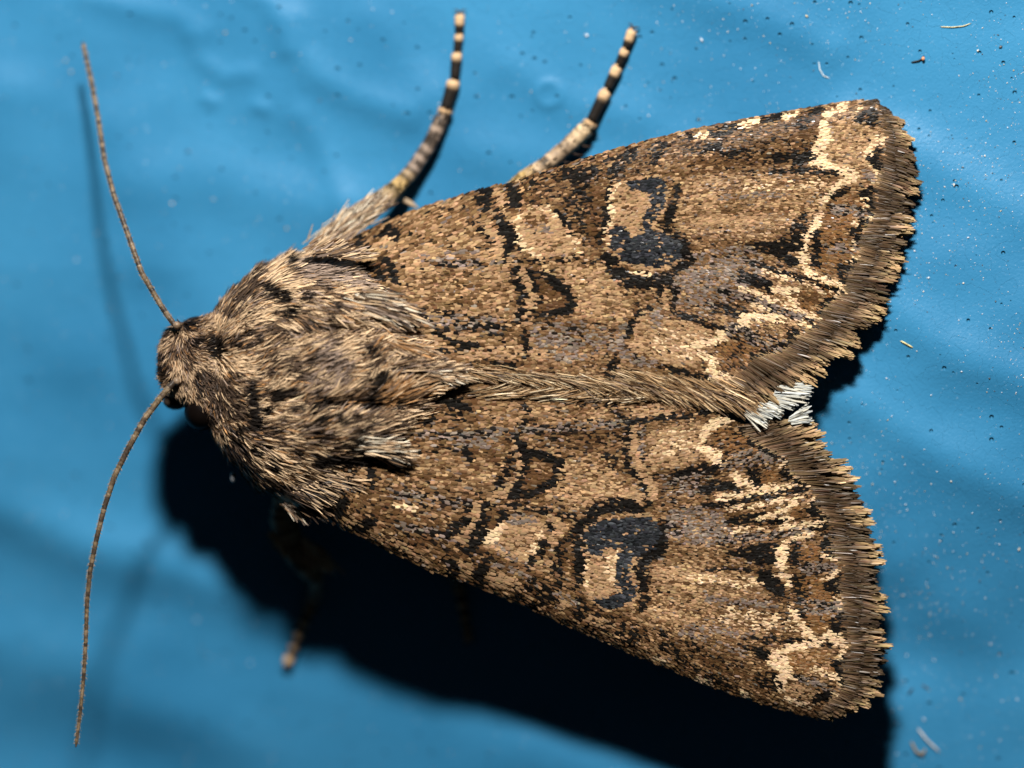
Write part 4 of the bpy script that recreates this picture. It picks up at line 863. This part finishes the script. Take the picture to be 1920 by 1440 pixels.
FDARK = [  # class, strength, points+width  (coat markings, and shade painted in a gap and under the flap)
    ('m', .8, [(494, 485), (472, 530), (452, 560)], 15), ('k', .8, [(546, 480), (552, 500)], 12), ('k', .95, [(503, 540), (532, 556)], 20), ('k', .9, [(540, 588), (552, 584)], 13), ('g', .7, [(575, 500), (640, 505), (690, 520)], 34),
    ('k', .95, [(400, 645), (404, 656)], 24), ('m', .8, [(624, 602), (629, 640)], 14), ('m', .7, [(520, 672), (555, 682)], 20), ('k', .95, [(474, 730), (476, 770), (480, 795)], 19), ('k', .9, [(502, 770, 14)], 0),  # black spot behind the head: shade of a gap, painted in
    ('k', .95, [(528, 734), (518, 752)], 14), ('k', .95, [(551, 735, 11)], 0), ('k', .95, [(586, 765), (594, 761)], 9), ('k', .8, [(567, 766, 9)], 0), ('k', .95, [(600, 788), (612, 784)], 12), ('k', .95, [(635, 781, 13)], 0), ('k', .95, [(640, 793), (650, 791)], 11),
    ('k', .9, [(672, 812), (686, 814)], 11), ('k', .9, [(664, 830), (708, 841)], 12), ('k', .95, [(600, 868), (650, 868), (720, 864)], 16), ('k', .95, [(722, 712), (712, 732), (702, 752)], 24), ('m', .7, [(670, 790), (720, 800)], 24), ('k', .9, [(478, 842), (486, 850)], 14), ('k', .9, [(512, 868), (516, 880)], 12),  # long black stroke along the flap's lower edge is painted shade
    ('m', .8, [(385, 715), (412, 740), (440, 765)], 36), ('k', .7, [(372, 705), (376, 740)], 12), ('k', .95, [(694, 656), (712, 676)], 12), ('k', .9, [(806, 712), (840, 719)], 14), ('k', .95, [(730, 756), (770, 752)], 11), ('m', .7, [(505, 615), (540, 628)], 14),
    ('k', .6, [(440, 815), (452, 850), (470, 885)], 22), ('m', .8, [(435, 860), (480, 920), (560, 945)], 40), ('m', .6, [(545, 700), (600, 720)], 14), ('k', .6, [(600, 745), (640, 760)], 10), ('m', .6, [(700, 690), (690, 720)], 20),
    ('w', .8, [(712, 568), (740, 572), (765, 578)], 34), ('w', .7, [(845, 690), (862, 705)], 34), ('w', .5, [(690, 826), (720, 832)], 22), ('o', .7, [(735, 740), (770, 735)], 34), ('o', .6, [(755, 650), (790, 662)], 22),
    ('w', .9, [(530, 945), (552, 962)], 22), ('t', .7, [(430, 670), (470, 690)], 24), ('t', .6, [(455, 600), (500, 590)], 24), ('g', .5, [(620, 660), (640, 700), (600, 720)], 40),
]
FC = {'k': (.014, .011, .009), 'm': (.07, .047, .033), 'b': (.20, .125, .072), 't': (.56, .40, .245), 'g': (.27, .20, .155), 'w': (.64, .56, .43), 'o': (.36, .19, .08)}
def fur_marks(c, x, y, r, u):
    n = len(x)
    for cl, p, pts, w in FDARK:
        d, ww = seg_dist(x, y, [q_ if len(q_) == 3 else (q_[0], q_[1], w) for q_ in pts])
        hit = (d + 2 * u[:, 0] < ww / 2 * 1.25 + 1) & (u[:, 1] < p)
        c[hit] = FC[cl]
    return c
def fur_color(x, y, r):
    n = len(x)
    nz = 0.45 * vnoise(x / 22, y / 13, 77) + 0.3 * vnoise(x / 60, y / 40, 78) + .25 * vnoise(x / 10, y / 4, 79)
    q = r.random(n) * 0.42 + (nz - .5) * 1.9 + 0.26
    c = np.empty((n, 3)); c[:] = FC['b']
    c[q > .44] = FC['t']; c[q < .25] = FC['m']; c[q < .06] = FC['k']
    u = r.random(n); c[(u < .10)] = FC['g']; c[(u > .95)] = FC['o']
    head = x < 400
    c[head] *= np.array((0.62, .60, .60))
    return c
def fur(name, parent, n, xr, thr, seed, ln, wd, lift, jit=14):
    r = np.random.default_rng(seed)
    # even cover of the curved surface
    m = n * 3
    x = r.uniform(xr[0], xr[1], m); t_ = r.uniform(thr[0], thr[1], m); e = 1e-3
    p = body_pt(x, t_)
    px = (body_pt(x + 1, t_) - body_pt(x - 1, t_)) / 2; pt = (body_pt(x, t_ + e) - body_pt(x, t_ - e)) / (2 * e)
    nn = np.cross(px, pt); ar = np.linalg.norm(nn, axis=1)
    keep = r.random(m) < np.clip(ar / np.percentile(ar, 92), 0.05, 1)
    p, nn, x = p[keep][:n], nn[keep][:n], x[keep][:n]
    nn = norm(nn); cen = np.stack([p[:, 0], np.interp(p[:, 0], BX, (BU + BL) / 2), np.interp(p[:, 0], BX, (BT + BB) / 2)], 1)
    nn *= np.sign(((p - cen) * nn).sum(1, keepdims=True))
    an = np.radians(idw(p[:, 0], p[:, 1], FDIR, 3.2) + r.normal(0, jit, len(p)) + 34 * (vnoise(p[:, 0] / 26, p[:, 1] / 26, seed) - .5))
    dv = np.stack([np.cos(an), np.sin(an), np.zeros(len(p))], 1)
    dv = norm(dv - nn * (dv * nn).sum(1, keepdims=True)); dv = norm(dv + nn * (lift + r.normal(0, .10, len(p)))[:, None])
    sd = norm(np.cross(nn, dv)); rl = r.normal(0, .40, len(p))[:, None]; up = norm(np.cross(dv, sd)); up *= np.sign((up * nn).sum(1, keepdims=True))
    sd = sd * np.cos(rl) + up * np.sin(rl)
    L = ln(p[:, 0], p[:, 1]) * r.uniform(.65, 1.2, len(p))
    tipx = p[:, 0] + dv[:, 0] * L * .6; tipy = p[:, 1] + dv[:, 1] * L * .6
    c = fur_color(tipx, tipy, r) * np.exp(r.normal(0, .18, (len(p), 1)))
    uu = np.stack([r.normal(0, 1, len(p)), r.random(len(p))], 1)
    cc = np.stack([fur_marks(c.copy(), p[:, 0] + dv[:, 0] * L * f_, p[:, 1] + dv[:, 1] * L * f_, r, uu) for f_ in (.12, .4, .72, .95)], 1)
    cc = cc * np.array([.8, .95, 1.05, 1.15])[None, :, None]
    cc = gloss(cc, r, 0.07, 0.02, 0.5)
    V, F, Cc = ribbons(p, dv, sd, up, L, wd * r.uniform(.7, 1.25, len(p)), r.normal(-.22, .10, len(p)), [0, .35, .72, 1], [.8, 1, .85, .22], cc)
    o = mesh(name, V, F, M_FUR, None, Cc, True, 'stuff'); adopt(o, parent)
    return o
def len_thorax(x, y):
    l = 44 + 12 * sstep(560, 720, x)
    return l * (1 - 0.35 * np.exp(-((x - 440) / 40) ** 2))
fur('thorax_hair', body, 60000, (405, 775), (-0.5, math.pi + 0.5), 61, len_thorax, 2.5, 0.22, 11)
fur('head_hair', body, 11000, (301, 412), (-0.5, math.pi + 0.5), 62, lambda x, y: 21 + 0 * x, 2.2, 0.55, 20)
# a finer upper coat breaks the clumps up
fur('fine_hair', body, 5000, (405, 770), (0.15, math.pi - 0.15), 63, lambda x, y: 32 + 0 * x, 1.8, 0.36, 16)

# crest and shoulder tufts that reach over the wings
hair_rows('crest_tuft', body, [
    (735, 688, 835, 696, -18, -6, 44, 44, 34, 26, 3.0, 900, [FC['t'], FC['b'], FC['m'], FC['g']], 8),
    (790, 700, 848, 706, 2, 14, 40, 34, 30, 24, 2.8, 420, [FC['w'], FC['t'], FC['b']], 7),
    (730, 735, 790, 728, -34, -14, 60, 52, 28, 20, 3.0, 640, [FC['o'], FC['b'], FC['t']], 10),
    (735, 645, 770, 652, 20, 24, 60, 64, 30, 20, 3.0, 460, [FC['o'], FC['t'], FC['b']], 8),
    (680, 556, 735, 588, 10, 26, 52, 50, 34, 28, 3.0, 700, [FC['w'], FC['t'], FC['t'], FC['g'], FC['b'], FC['m'], FC['k']], 14),
    (680, 832, 720, 850, -2, 8, 54, 54, 30, 26, 2.8, 520, [FC['t'], FC['w'], FC['b'], FC['k']], 10),
    (680, 800, 715, 805, -24, -14, 46, 46, 32, 28, 3.0, 460, [FC['t'], FC['b'], FC['m']], 12),
    (790, 712, 830, 718, 8, 4, 40, 40, 20, 14, 4.0, 160, [FC['k'], FC['m']], 5),
], 64, M_FUR)
hair_rows('shoulder_hair', body, [
    (585, 470, 660, 480, -30, -4, 40, 36, -10, 6, 4.6, 300, [FC['g'], FC['b'], FC['t']], 8),
    (530, 945, 556, 960, 40, 50, 30, 30, -45, -42, 2.4, 120, [FC['g'], FC['w'], FC['b']], 5),
    (560, 925, 640, 900, 30, 14, 44, 44, -16, 8, 2.8, 900, [FC['m'], FC['b'], FC['k'], FC['t']], 12),
    (570, 950, 620, 945, 34, 24, 36, 36, -34, -20, 2.6, 300, [FC['m'], FC['b'], FC['k']], 8),
], 65, M_FUR)

def ball(name, c, rad, mat, parent, nu=18, nv=24, col=None, rough=0.0):
    t = np.linspace(0.02, math.pi - .02, nu); p = np.linspace(0, 2 * math.pi, nv, endpoint=False)
    t, p = np.meshgrid(t, p, indexing='ij')
    k = 1 + rough * (vnoise(t.ravel() * 4, p.ravel() * 3, 4) - .5)
    v = np.stack([np.sin(t).ravel() * np.cos(p).ravel() * rad[0] * k + c[0], np.sin(t).ravel() * np.sin(p).ravel() * rad[1] * k + c[1], np.cos(t).ravel() * rad[2] * k + c[2]], 1)
    cc = None if col is None else np.repeat(np.array([col]), len(v), 0)
    o = mesh(name, v, grid_faces(nu, nv, True), mat, None, cc); adopt(o, parent); return o
ball('eye', (376, 772, -52), (33, 36, 36), M_EYE, body)
ball('eye', (368, 622, -66), (32, 30, 38), M_EYE, body)
for y0, k in ((752, 1), (640, -1)):
    pth = smooth_path([real(345, y0 - 8 * k, -80), real(322, y0, -70), real(308, y0 - 10 * k, -62)], 12)
    v, f = tube(pth, np.interp(np.linspace(0, 1, 12), [0, .4, .85, 1], [18, 20, 12, 0.1]))
    o = mesh('palp', v, f, M_BODY); adopt(o, body)
ball('pale_knob', (434, 896, -70), (6, 11, 7), attr_mat('knob', .4, .3), body, 8, 10, (.22, .23, .24))

# ------------------------------------------------------------------ antennae
def antenna(pts, zs, w0, w1, seed, cil):
    r = np.random.default_rng(seed)
    p = smooth_path([real(x, y, z) for (x, y), z in zip(pts, zs)], 420)
    n = len(p); t = np.linspace(0, 1, n)
    rad = (w0 + (w1 - w0) * t) * 0.5 * np.interp(t, [0, .985, 1], [1, 1, .3]) * (1 + 0.05 * np.abs(np.sin(t * 92 * math.pi)))
    v, f = tube(p, rad, 12)
    ring = (t * 92).astype(int)
    base = np.array([(.12, .086, .05), (.08, .056, .036), (.165, .12, .075), (.045, .033, .024)])
    cr = base[np.random.default_rng(seed).integers(0, 4, 94)][ring]
    c = np.repeat(cr[:, None, :], 12, 1).reshape(-1, 3) * np.exp(r.normal(0, .25, (n * 12, 1)))
    o = mesh('antenna', v, f, M_ANT, None, c); adopt(o, moth)
    N = 900
    k = r.integers(5, n - 5, N); tg = norm(p[k + 3] - p[k - 3])
    sidev = norm(np.stack([-np.abs(tg[:, 1]), tg[:, 0] * np.sign(tg[:, 1]), np.zeros(N)], 1))
    sidev = norm(sidev * np.where(r.random(N) < .7, 1, -1)[:, None] * np.array([1, 1, 1]) + np.stack([np.zeros(N), np.zeros(N), r.normal(0, .5, N)], 1))
    dv = norm(sidev + tg * .5)
    sd = norm(np.cross(dv, np.array([0, 0, 1.0])[None])); up = norm(np.cross(dv, sd))
    cc = np.repeat(np.array([[.30, .22, .13]])[:, None, :], 3, 1).repeat(N, 0)
    V, F, Cc = ribbons(p[k] + sidev * rad[k][:, None] * .8, dv, sd, up, r.uniform(2, cil, N), r.uniform(.5, .9, N), np.zeros(N), [0, .5, 1], [1, .8, .3], cc)
    h = mesh('cilia', V, F, M_FUR, None, Cc, True, 'stuff'); adopt(h, o)
    q = p[0]
    ball('antenna_base', (q[0] + 3, q[1], q[2]), (8, 8, 8), M_ANT, o, 8, 10, (.2, .14, .09))
UA = [(328, 610), (316, 594), (300, 570), (265, 510), (240, 440), (215, 370), (196, 300), (184, 220), (171, 150), (155, 78)]
LA = [(328, 715), (318, 725), (300, 747), (270, 787), (241, 840), (215, 892), (196, 950), (181, 1010), (169, 1070), (163, 1130), (161, 1200), (157, 1270), (150, 1340), (142, 1402)]
antenna(UA, np.interp(np.linspace(0, 1, len(UA)), [0, .3, 1], [-16, -22, -128]), 10, 7.5, 71, 5)
antenna(LA, np.interp(np.linspace(0, 1, len(LA)), [0, .3, 1], [-16, -6, 4]), 11.5, 5.8, 72, 6)

# ------------------------------------------------------------------ legs
C_PALE = np.array((.58, .39, .22)); C_BLK = np.array((.016, .013, .011))
def leg_scales(parent, path, rad, n, seed, cfun, ln=14, wd=3.6, lift=.25):
    r = np.random.default_rng(seed); p = np.array(path); m = len(p)
    k = r.uniform(0, m - 1.001, n); i = k.astype(int); fr = (k - i)[:, None]
    c = p[i] * (1 - fr) + p[i + 1] * fr; tg = norm(p[i + 1] - p[i]); rr = np.interp(k, np.arange(m), rad)
    s0 = norm(np.cross(tg, np.array([0, 0, 1.0])[None])); n0 = norm(np.cross(s0, tg)); ph = r.uniform(0, 2 * math.pi, n)[:, None]
    nn = s0 * np.cos(ph) + n0 * np.sin(ph)
    dv = norm(tg + nn * (lift + r.normal(0, .12, n))[:, None]); sd = norm(np.cross(nn, dv))
    col = cfun(k / (m - 1), r) * np.exp(r.normal(0, .25, (n, 1)))
    cc = np.repeat(col[:, None, :], 3, 1)
    V, F, Cc = ribbons(c + nn * rr[:, None] * .85, dv, sd, nn, ln * r.uniform(.6, 1.2, n), wd * r.uniform(.7, 1.2, n), r.normal(-.1, .05, n), [0, .6, 1], [.8, 1, .4], cc)
    o = mesh('leg_hair', V, F, M_FUR, None, Cc, True, 'stuff'); adopt(o, parent)

def leg(upper, upper_r, ucol, joints, foot_dir, seed, spur=None, fur_part=None, label=None, spines=0):
    """upper: path of thigh and shin; joints: ends of the five foot segments with radius"""
    up = smooth_path(upper, 40); t = np.linspace(0, 1, 40)
    rad = np.interp(t, upper_r[0], upper_r[1])
    v, f = tube(up, np.r_[0.1, rad[1:-1], rad[-1] * .6], 14)
    r = np.random.default_rng(seed)
    cv = np.repeat(ucol(t, r)[:, None, :], 14, 1).reshape(-1, 3)
    o = mesh('leg', v, f, M_LEG, None, cv); adopt(o, moth)
    if label: o['label'] = label
    leg_scales(o, up, rad, 900, seed + 1, ucol)
    prev = up[-1]
    for (pt, rd, frac) in joints:
        pt = np.array(pt); n = 14; tt = np.linspace(0, 1, n)
        path = prev + (pt - prev) * tt[:, None]
        rr = rd * np.interp(tt, [0, .1, .6, .9, 1], [.74, .84, .94, 1.0, .8]); rr[0] *= .5
        v, f = tube(path, rr, 12)
        mix = sstep(frac - .1, frac + .08, tt)[:, None]
        c = C_BLK * (1 - mix) + C_PALE * mix
        sg = mesh('tarsal_segment', v, f, M_LEG, None, np.repeat(c[:, None], 12, 1).reshape(-1, 3)); adopt(sg, o)
        leg_scales(sg, path, rr, 150, seed + 7, lambda k, r_, fr=frac: np.where((k > fr)[:, None], C_PALE, C_BLK), 5, 2.4, .15)
        prev = pt
    fd = np.array(foot_dir, float)
    for sgn in (-1, 1):
        side = np.array([-fd[1], fd[0], 0.0]) * sgn
        q = prev + fd * 2
        cp = smooth_path([q, q + fd * 7 + side * 6, q + fd * 6 + side * 14 + np.array([0, 0, -4])], 10)
        v, f = tube(cp, np.linspace(2.6, .3, 10), 8)
        c = mesh('claw', v, f, M_LEG, None, np.repeat([[.05, .035, .025]], len(v), 0)); adopt(c, o)
    if spur:
        for sp in spur:
            v, f = tube(smooth_path(sp, 10), np.interp(np.linspace(0, 1, 10), [0, .6, 1], [5.5, 5, .3]), 8)
            c = mesh('spur', v, f, M_LEG, None, np.repeat([[.38, .28, .18]], len(v), 0)); adopt(c, o)
    for i in range(spines):
        k = 22 + int(i * 16 / max(1, spines)); q = up[k]; tg = norm(up[k + 1] - up[k])
        side = np.array([-tg[1], tg[0], 0])
        v, f = tube(smooth_path([q + side * rad[k] * .6, q + side * (rad[k] + 9) + tg * 7, q + side * (rad[k] + 17) + tg * 16], 8), np.linspace(2, .3, 8), 6)
        c = mesh('spine', v, f, M_LEG, None, np.repeat([[.06, .04, .03]], len(v), 0)); adopt(c, o)
    return o
def zs1(x, y): return float(zsheet(np.array([x]), np.array([y]))[0])
def fl(px, py, h):
    """a point h above the sheet that lies below picture place (px,py)"""
    z = -150.0
    for _ in range(6):
        q = real(px, py, z); z = zs1(q[0], q[1]) + h
    return real(px, py, z)
def mixcol(stops):
    def f_(k, r):
        k = np.asarray(k); out = np.stack([np.interp(k, [s_[0] for s_ in stops], [s_[1][i] for s_ in stops]) for i in range(3)], 1)
        q = r.random(len(k)); out = out * np.where(q < .38, .16, np.where(q > .75, 1.15, .75))[:, None]
        return out
    return f_
leg1 = leg([real(560, 500, -90), real(610, 455, -100), real(672, 405, -96), real(728, 368, -100), fl(772, 322, 34), fl(808, 268, 24), fl(832, 214, 15)],
           ([0, .15, .35, .52, .6, .75, .95, 1], [14, 22, 24, 20, 15, 14, 14, 15]),
           mixcol([(0, (.36, .28, .2)), (.45, (.34, .26, .18)), (.6, (.36, .24, .09)), (.72, (.26, .2, .16)), (1, (.32, .24, .18))]),
           [(fl(835, 206, 15), 15, .0), (fl(852, 149, 13), 13, .76), (fl(857, 98, 11), 10.5, .74), (fl(861, 64, 9), 9, .68), (fl(862, 27, 10), 10, .5)],
           (0.05, -1, 0), 81, spur=[[fl(752, 372, 34), fl(770, 382, 34), fl(788, 394, 30)]], label='foreleg with hairy thigh stretched out on the blue sheet')
r_ = np.random.default_rng(5)
hair_rows('thigh_tuft', leg1, [
    (596, 462, 680, 400, -40, -36, 60, 56, -78, -82, 3.0, 700, [FC['g'], FC['t'], FC['w'], FC['b']], 11),
    (590, 470, 640, 440, -62, -48, 46, 46, -80, -78, 2.8, 300, [FC['g'], FC['w'], FC['t']], 10),
    (600, 470, 640, 455, -20, -20, 40, 40, -74, -72, 2.8, 160, [FC['g'], FC['t']], 8)], 66, M_FUR)
leg2 = leg([real(880, 420, -90), real(940, 372, -74), fl(978, 338, 52), fl(1020, 311, 44), fl(1063, 276, 30), fl(1104, 236, 17)],
           ([0, .4, .5, .6, .8, .95, 1], [15, 15, 16, 15, 15, 16, 14]),
           mixcol([(0, (.3, .22, .14)), (.45, (.42, .28, .10)), (.55, (.45, .32, .2)), (.8, (.36, .26, .17)), (.93, (.5, .37, .22)), (1, (.6, .45, .28))]),
           [(fl(1107, 230, 16), 15, .0), (fl(1138, 168, 13), 12, .74), (fl(1159, 124, 11), 11, .62), (fl(1173, 92, 10), 9.5, .66), (fl(1186, 56, 10), 10, .45)],
           (0.4, -.92, 0), 91, label='middle leg reaching out from under the wing', spines=5)
leg3 = leg([real(540, 900, -140), real(528, 968, -165), real(556, 1040, -185), real(592, 1085, -195), fl(590, 1118, 24), fl(582, 1140, 16)],
           ([0, .3, .55, .75, 1], [16, 26, 24, 13, 11]), mixcol([(0, (.2, .15, .1)), (.4, (.26, .2, .13)), (1, (.2, .15, .1))]),
           [(fl(580, 1146, 14), 11, .6), (fl(568, 1172, 11), 10, .7), (fl(559, 1194, 10), 9.5, .7), (fl(550, 1216, 9), 9, .7), (fl(539, 1243, 10), 10, .5)], (-.35, .93, 0), 101, label='foreleg in the black shadow with a pale foot tip')
hair_rows('thigh_tuft', leg3, [(512, 1000, 560, 1030, 60, 48, 50, 56, -165, -165, 4.2, 260, [FC['t'], FC['g'], FC['b']], 8), (555, 1012, 590, 1045, 46, 50, 50, 46, -165, -170, 4.0, 200, [FC['t'], FC['w'], FC['g']], 6)], 67, M_FUR)
leg4 = leg([real(760, 880, -110), real(800, 940, -90), real(830, 1000, -110), fl(850, 1050, 60), fl(860, 1100, 18)],
           ([0, .4, .7, 1], [16, 15, 13, 11]), mixcol([(0, (.25, .18, .11)), (1, (.3, .22, .14))]),
           [(fl(862, 1108, 15), 12, .6), (fl(868, 1140, 11), 10, .7), (fl(872, 1162, 10), 9, .7), (fl(875, 1180, 9), 8, .7), (fl(878, 1198, 9), 8, .5)], (.2, .97, 0), 111)

# ------------------------------------------------------------------ grains, painted glints and fibres on the sheet
def fibre(name, pts, rad, color, label, lift=3, cat='fibre', seed=0):
    path = smooth_path([fl(x, y, .5 * rad) for x, y in pts], 24)
    path[:, 2] += np.sin(np.linspace(0, math.pi, 24)) * rad * .6
    v, f = tube(path, .7 * rad * np.interp(np.linspace(0, 1, 24), [0, .1, .85, 1], [.4, 1, 1, .2]), 8)
    r = np.random.default_rng(seed)
    o = mesh(name, v, f, M_LEG, None, np.array([color]) * np.exp(r.normal(0, .2, (len(v), 1))))
    o['label'] = label; o['category'] = cat
    return o
fibre('fibre', [(1688, 639), (1698, 644), (1712, 652)], 1.8, (.75, .65, .3), 'short golden fibre on the sheet beside the overlapping wing fringe')
fibre('fibre', [(1762, 50), (1785, 51), (1806, 49), (1822, 43)], 1.5, (.55, .5, .3), 'long pale straw fibre on the sheet near the twig crumb')
fibre('fibre', [(1535, 115), (1537, 130), (1544, 142), (1556, 147)], 1.5, (.6, .7, .75), 'curled whitish fibre on the sheet beyond the wing tip')
fibre('fibre', [(1720, 1365), (1738, 1388), (1763, 1411)], 2.3, (.62, .6, .58), 'straight pale fibre lying beside the shadow of the wing')
fibre('fibre', [(1708, 1390), (1718, 1410), (1730, 1415), (1736, 1402)], 3.2, (.28, .22, .14), 'bent brown fibre lying beside the shadow of the wing')
fibre('fibre', [(1702, 1302), (1712, 1290)], 1.8, (.05, .04, .04), 'short black fibre beside the shadowed wing tip')
fibre('fibre', [(1728, 1284), (1742, 1292)], 1.5, (.09, .07, .05), 'thin dark splinter beside the shadowed wing tip')
fibre('fibre', [(1160, 280), (1168, 284)], 2.0, (.7, .6, .5), 'tiny cream flake at the front edge of the wing')
fibre('twig_crumb', [(1708, 117), (1722, 114), (1728, 111), (1733, 103)], 2.0, (.03, .025, .02), 'tiny black twig crumb with a red knob on the sheet', cat='crumb')
kn = bpy.data.objects['twig_crumb']
q = fl(1731, 110, 5)
ball('knob', q, (3.2, 4, 3.2), attr_mat('crumb_knob', .35, .5), kn, 8, 10, (.75, .28, .12))

def specks(name, n, seed, area, size, pal, label, squash=.6):
    r = np.random.default_rng(seed)
    x = r.uniform(area[0], area[2], n * 3); y = r.uniform(area[1], area[3], n * 3)
    k = r.random(n * 3) < 0.06 + 0.94 * sstep(900, 1850, x) * vnoise(x / 160, y / 160, seed) ** 1.5
    x, y = x[k][:n], y[k][:n]; n = len(x)
    z = zsheet(x, y)
    oct_ = np.array([(1, 0, 0), (-1, 0, 0), (0, 1, 0), (0, -1, 0), (0, 0, 1), (0, 0, -1)], float)
    fc = np.array([(0, 2, 4), (2, 1, 4), (1, 3, 4), (3, 0, 4), (2, 0, 5), (1, 2, 5), (3, 1, 5), (0, 3, 5)])
    sc = size * np.exp(r.normal(0, .45, (n, 1, 1))) * np.stack([r.uniform(.7, 1.8, n), r.uniform(.6, 1.1, n), np.full(n, squash)], 1)[:, None, :]
    an = r.uniform(0, 2 * math.pi, n)
    v = oct_[None] * sc
    vx = v[..., 0] * np.cos(an)[:, None] - v[..., 1] * np.sin(an)[:, None]; vy = v[..., 0] * np.sin(an)[:, None] + v[..., 1] * np.cos(an)[:, None]
    V = np.stack([vx + x[:, None], vy + y[:, None], v[..., 2] + z[:, None] + sc[:, :, 2] * .5], -1).reshape(-1, 3)
    F = (fc[None] + (np.arange(n) * 6)[:, None, None]).reshape(-1, 3)
    c = np.repeat(np.array(pal)[r.integers(0, len(pal), n)][:, None], 6, 1).reshape(-1, 3)
    o = mesh(name, V, F, attr_mat(name + '_grain', .3, .6), None, c, True, 'stuff')
    o['label'] = label; o['category'] = 'dust_glint'
specks('dust_glint', 13000, 121, (-100, -100, 2050, 1550), 0.78, [(.7, .75, .8), (.5, .42, .25), (.75, .7, .6), (.1, .1, .1), (.6, .68, .75)], 'fine pale grains and painted glints scattered over the blue sheet')  # whitish grains also stand in for glints off the pitted sheet
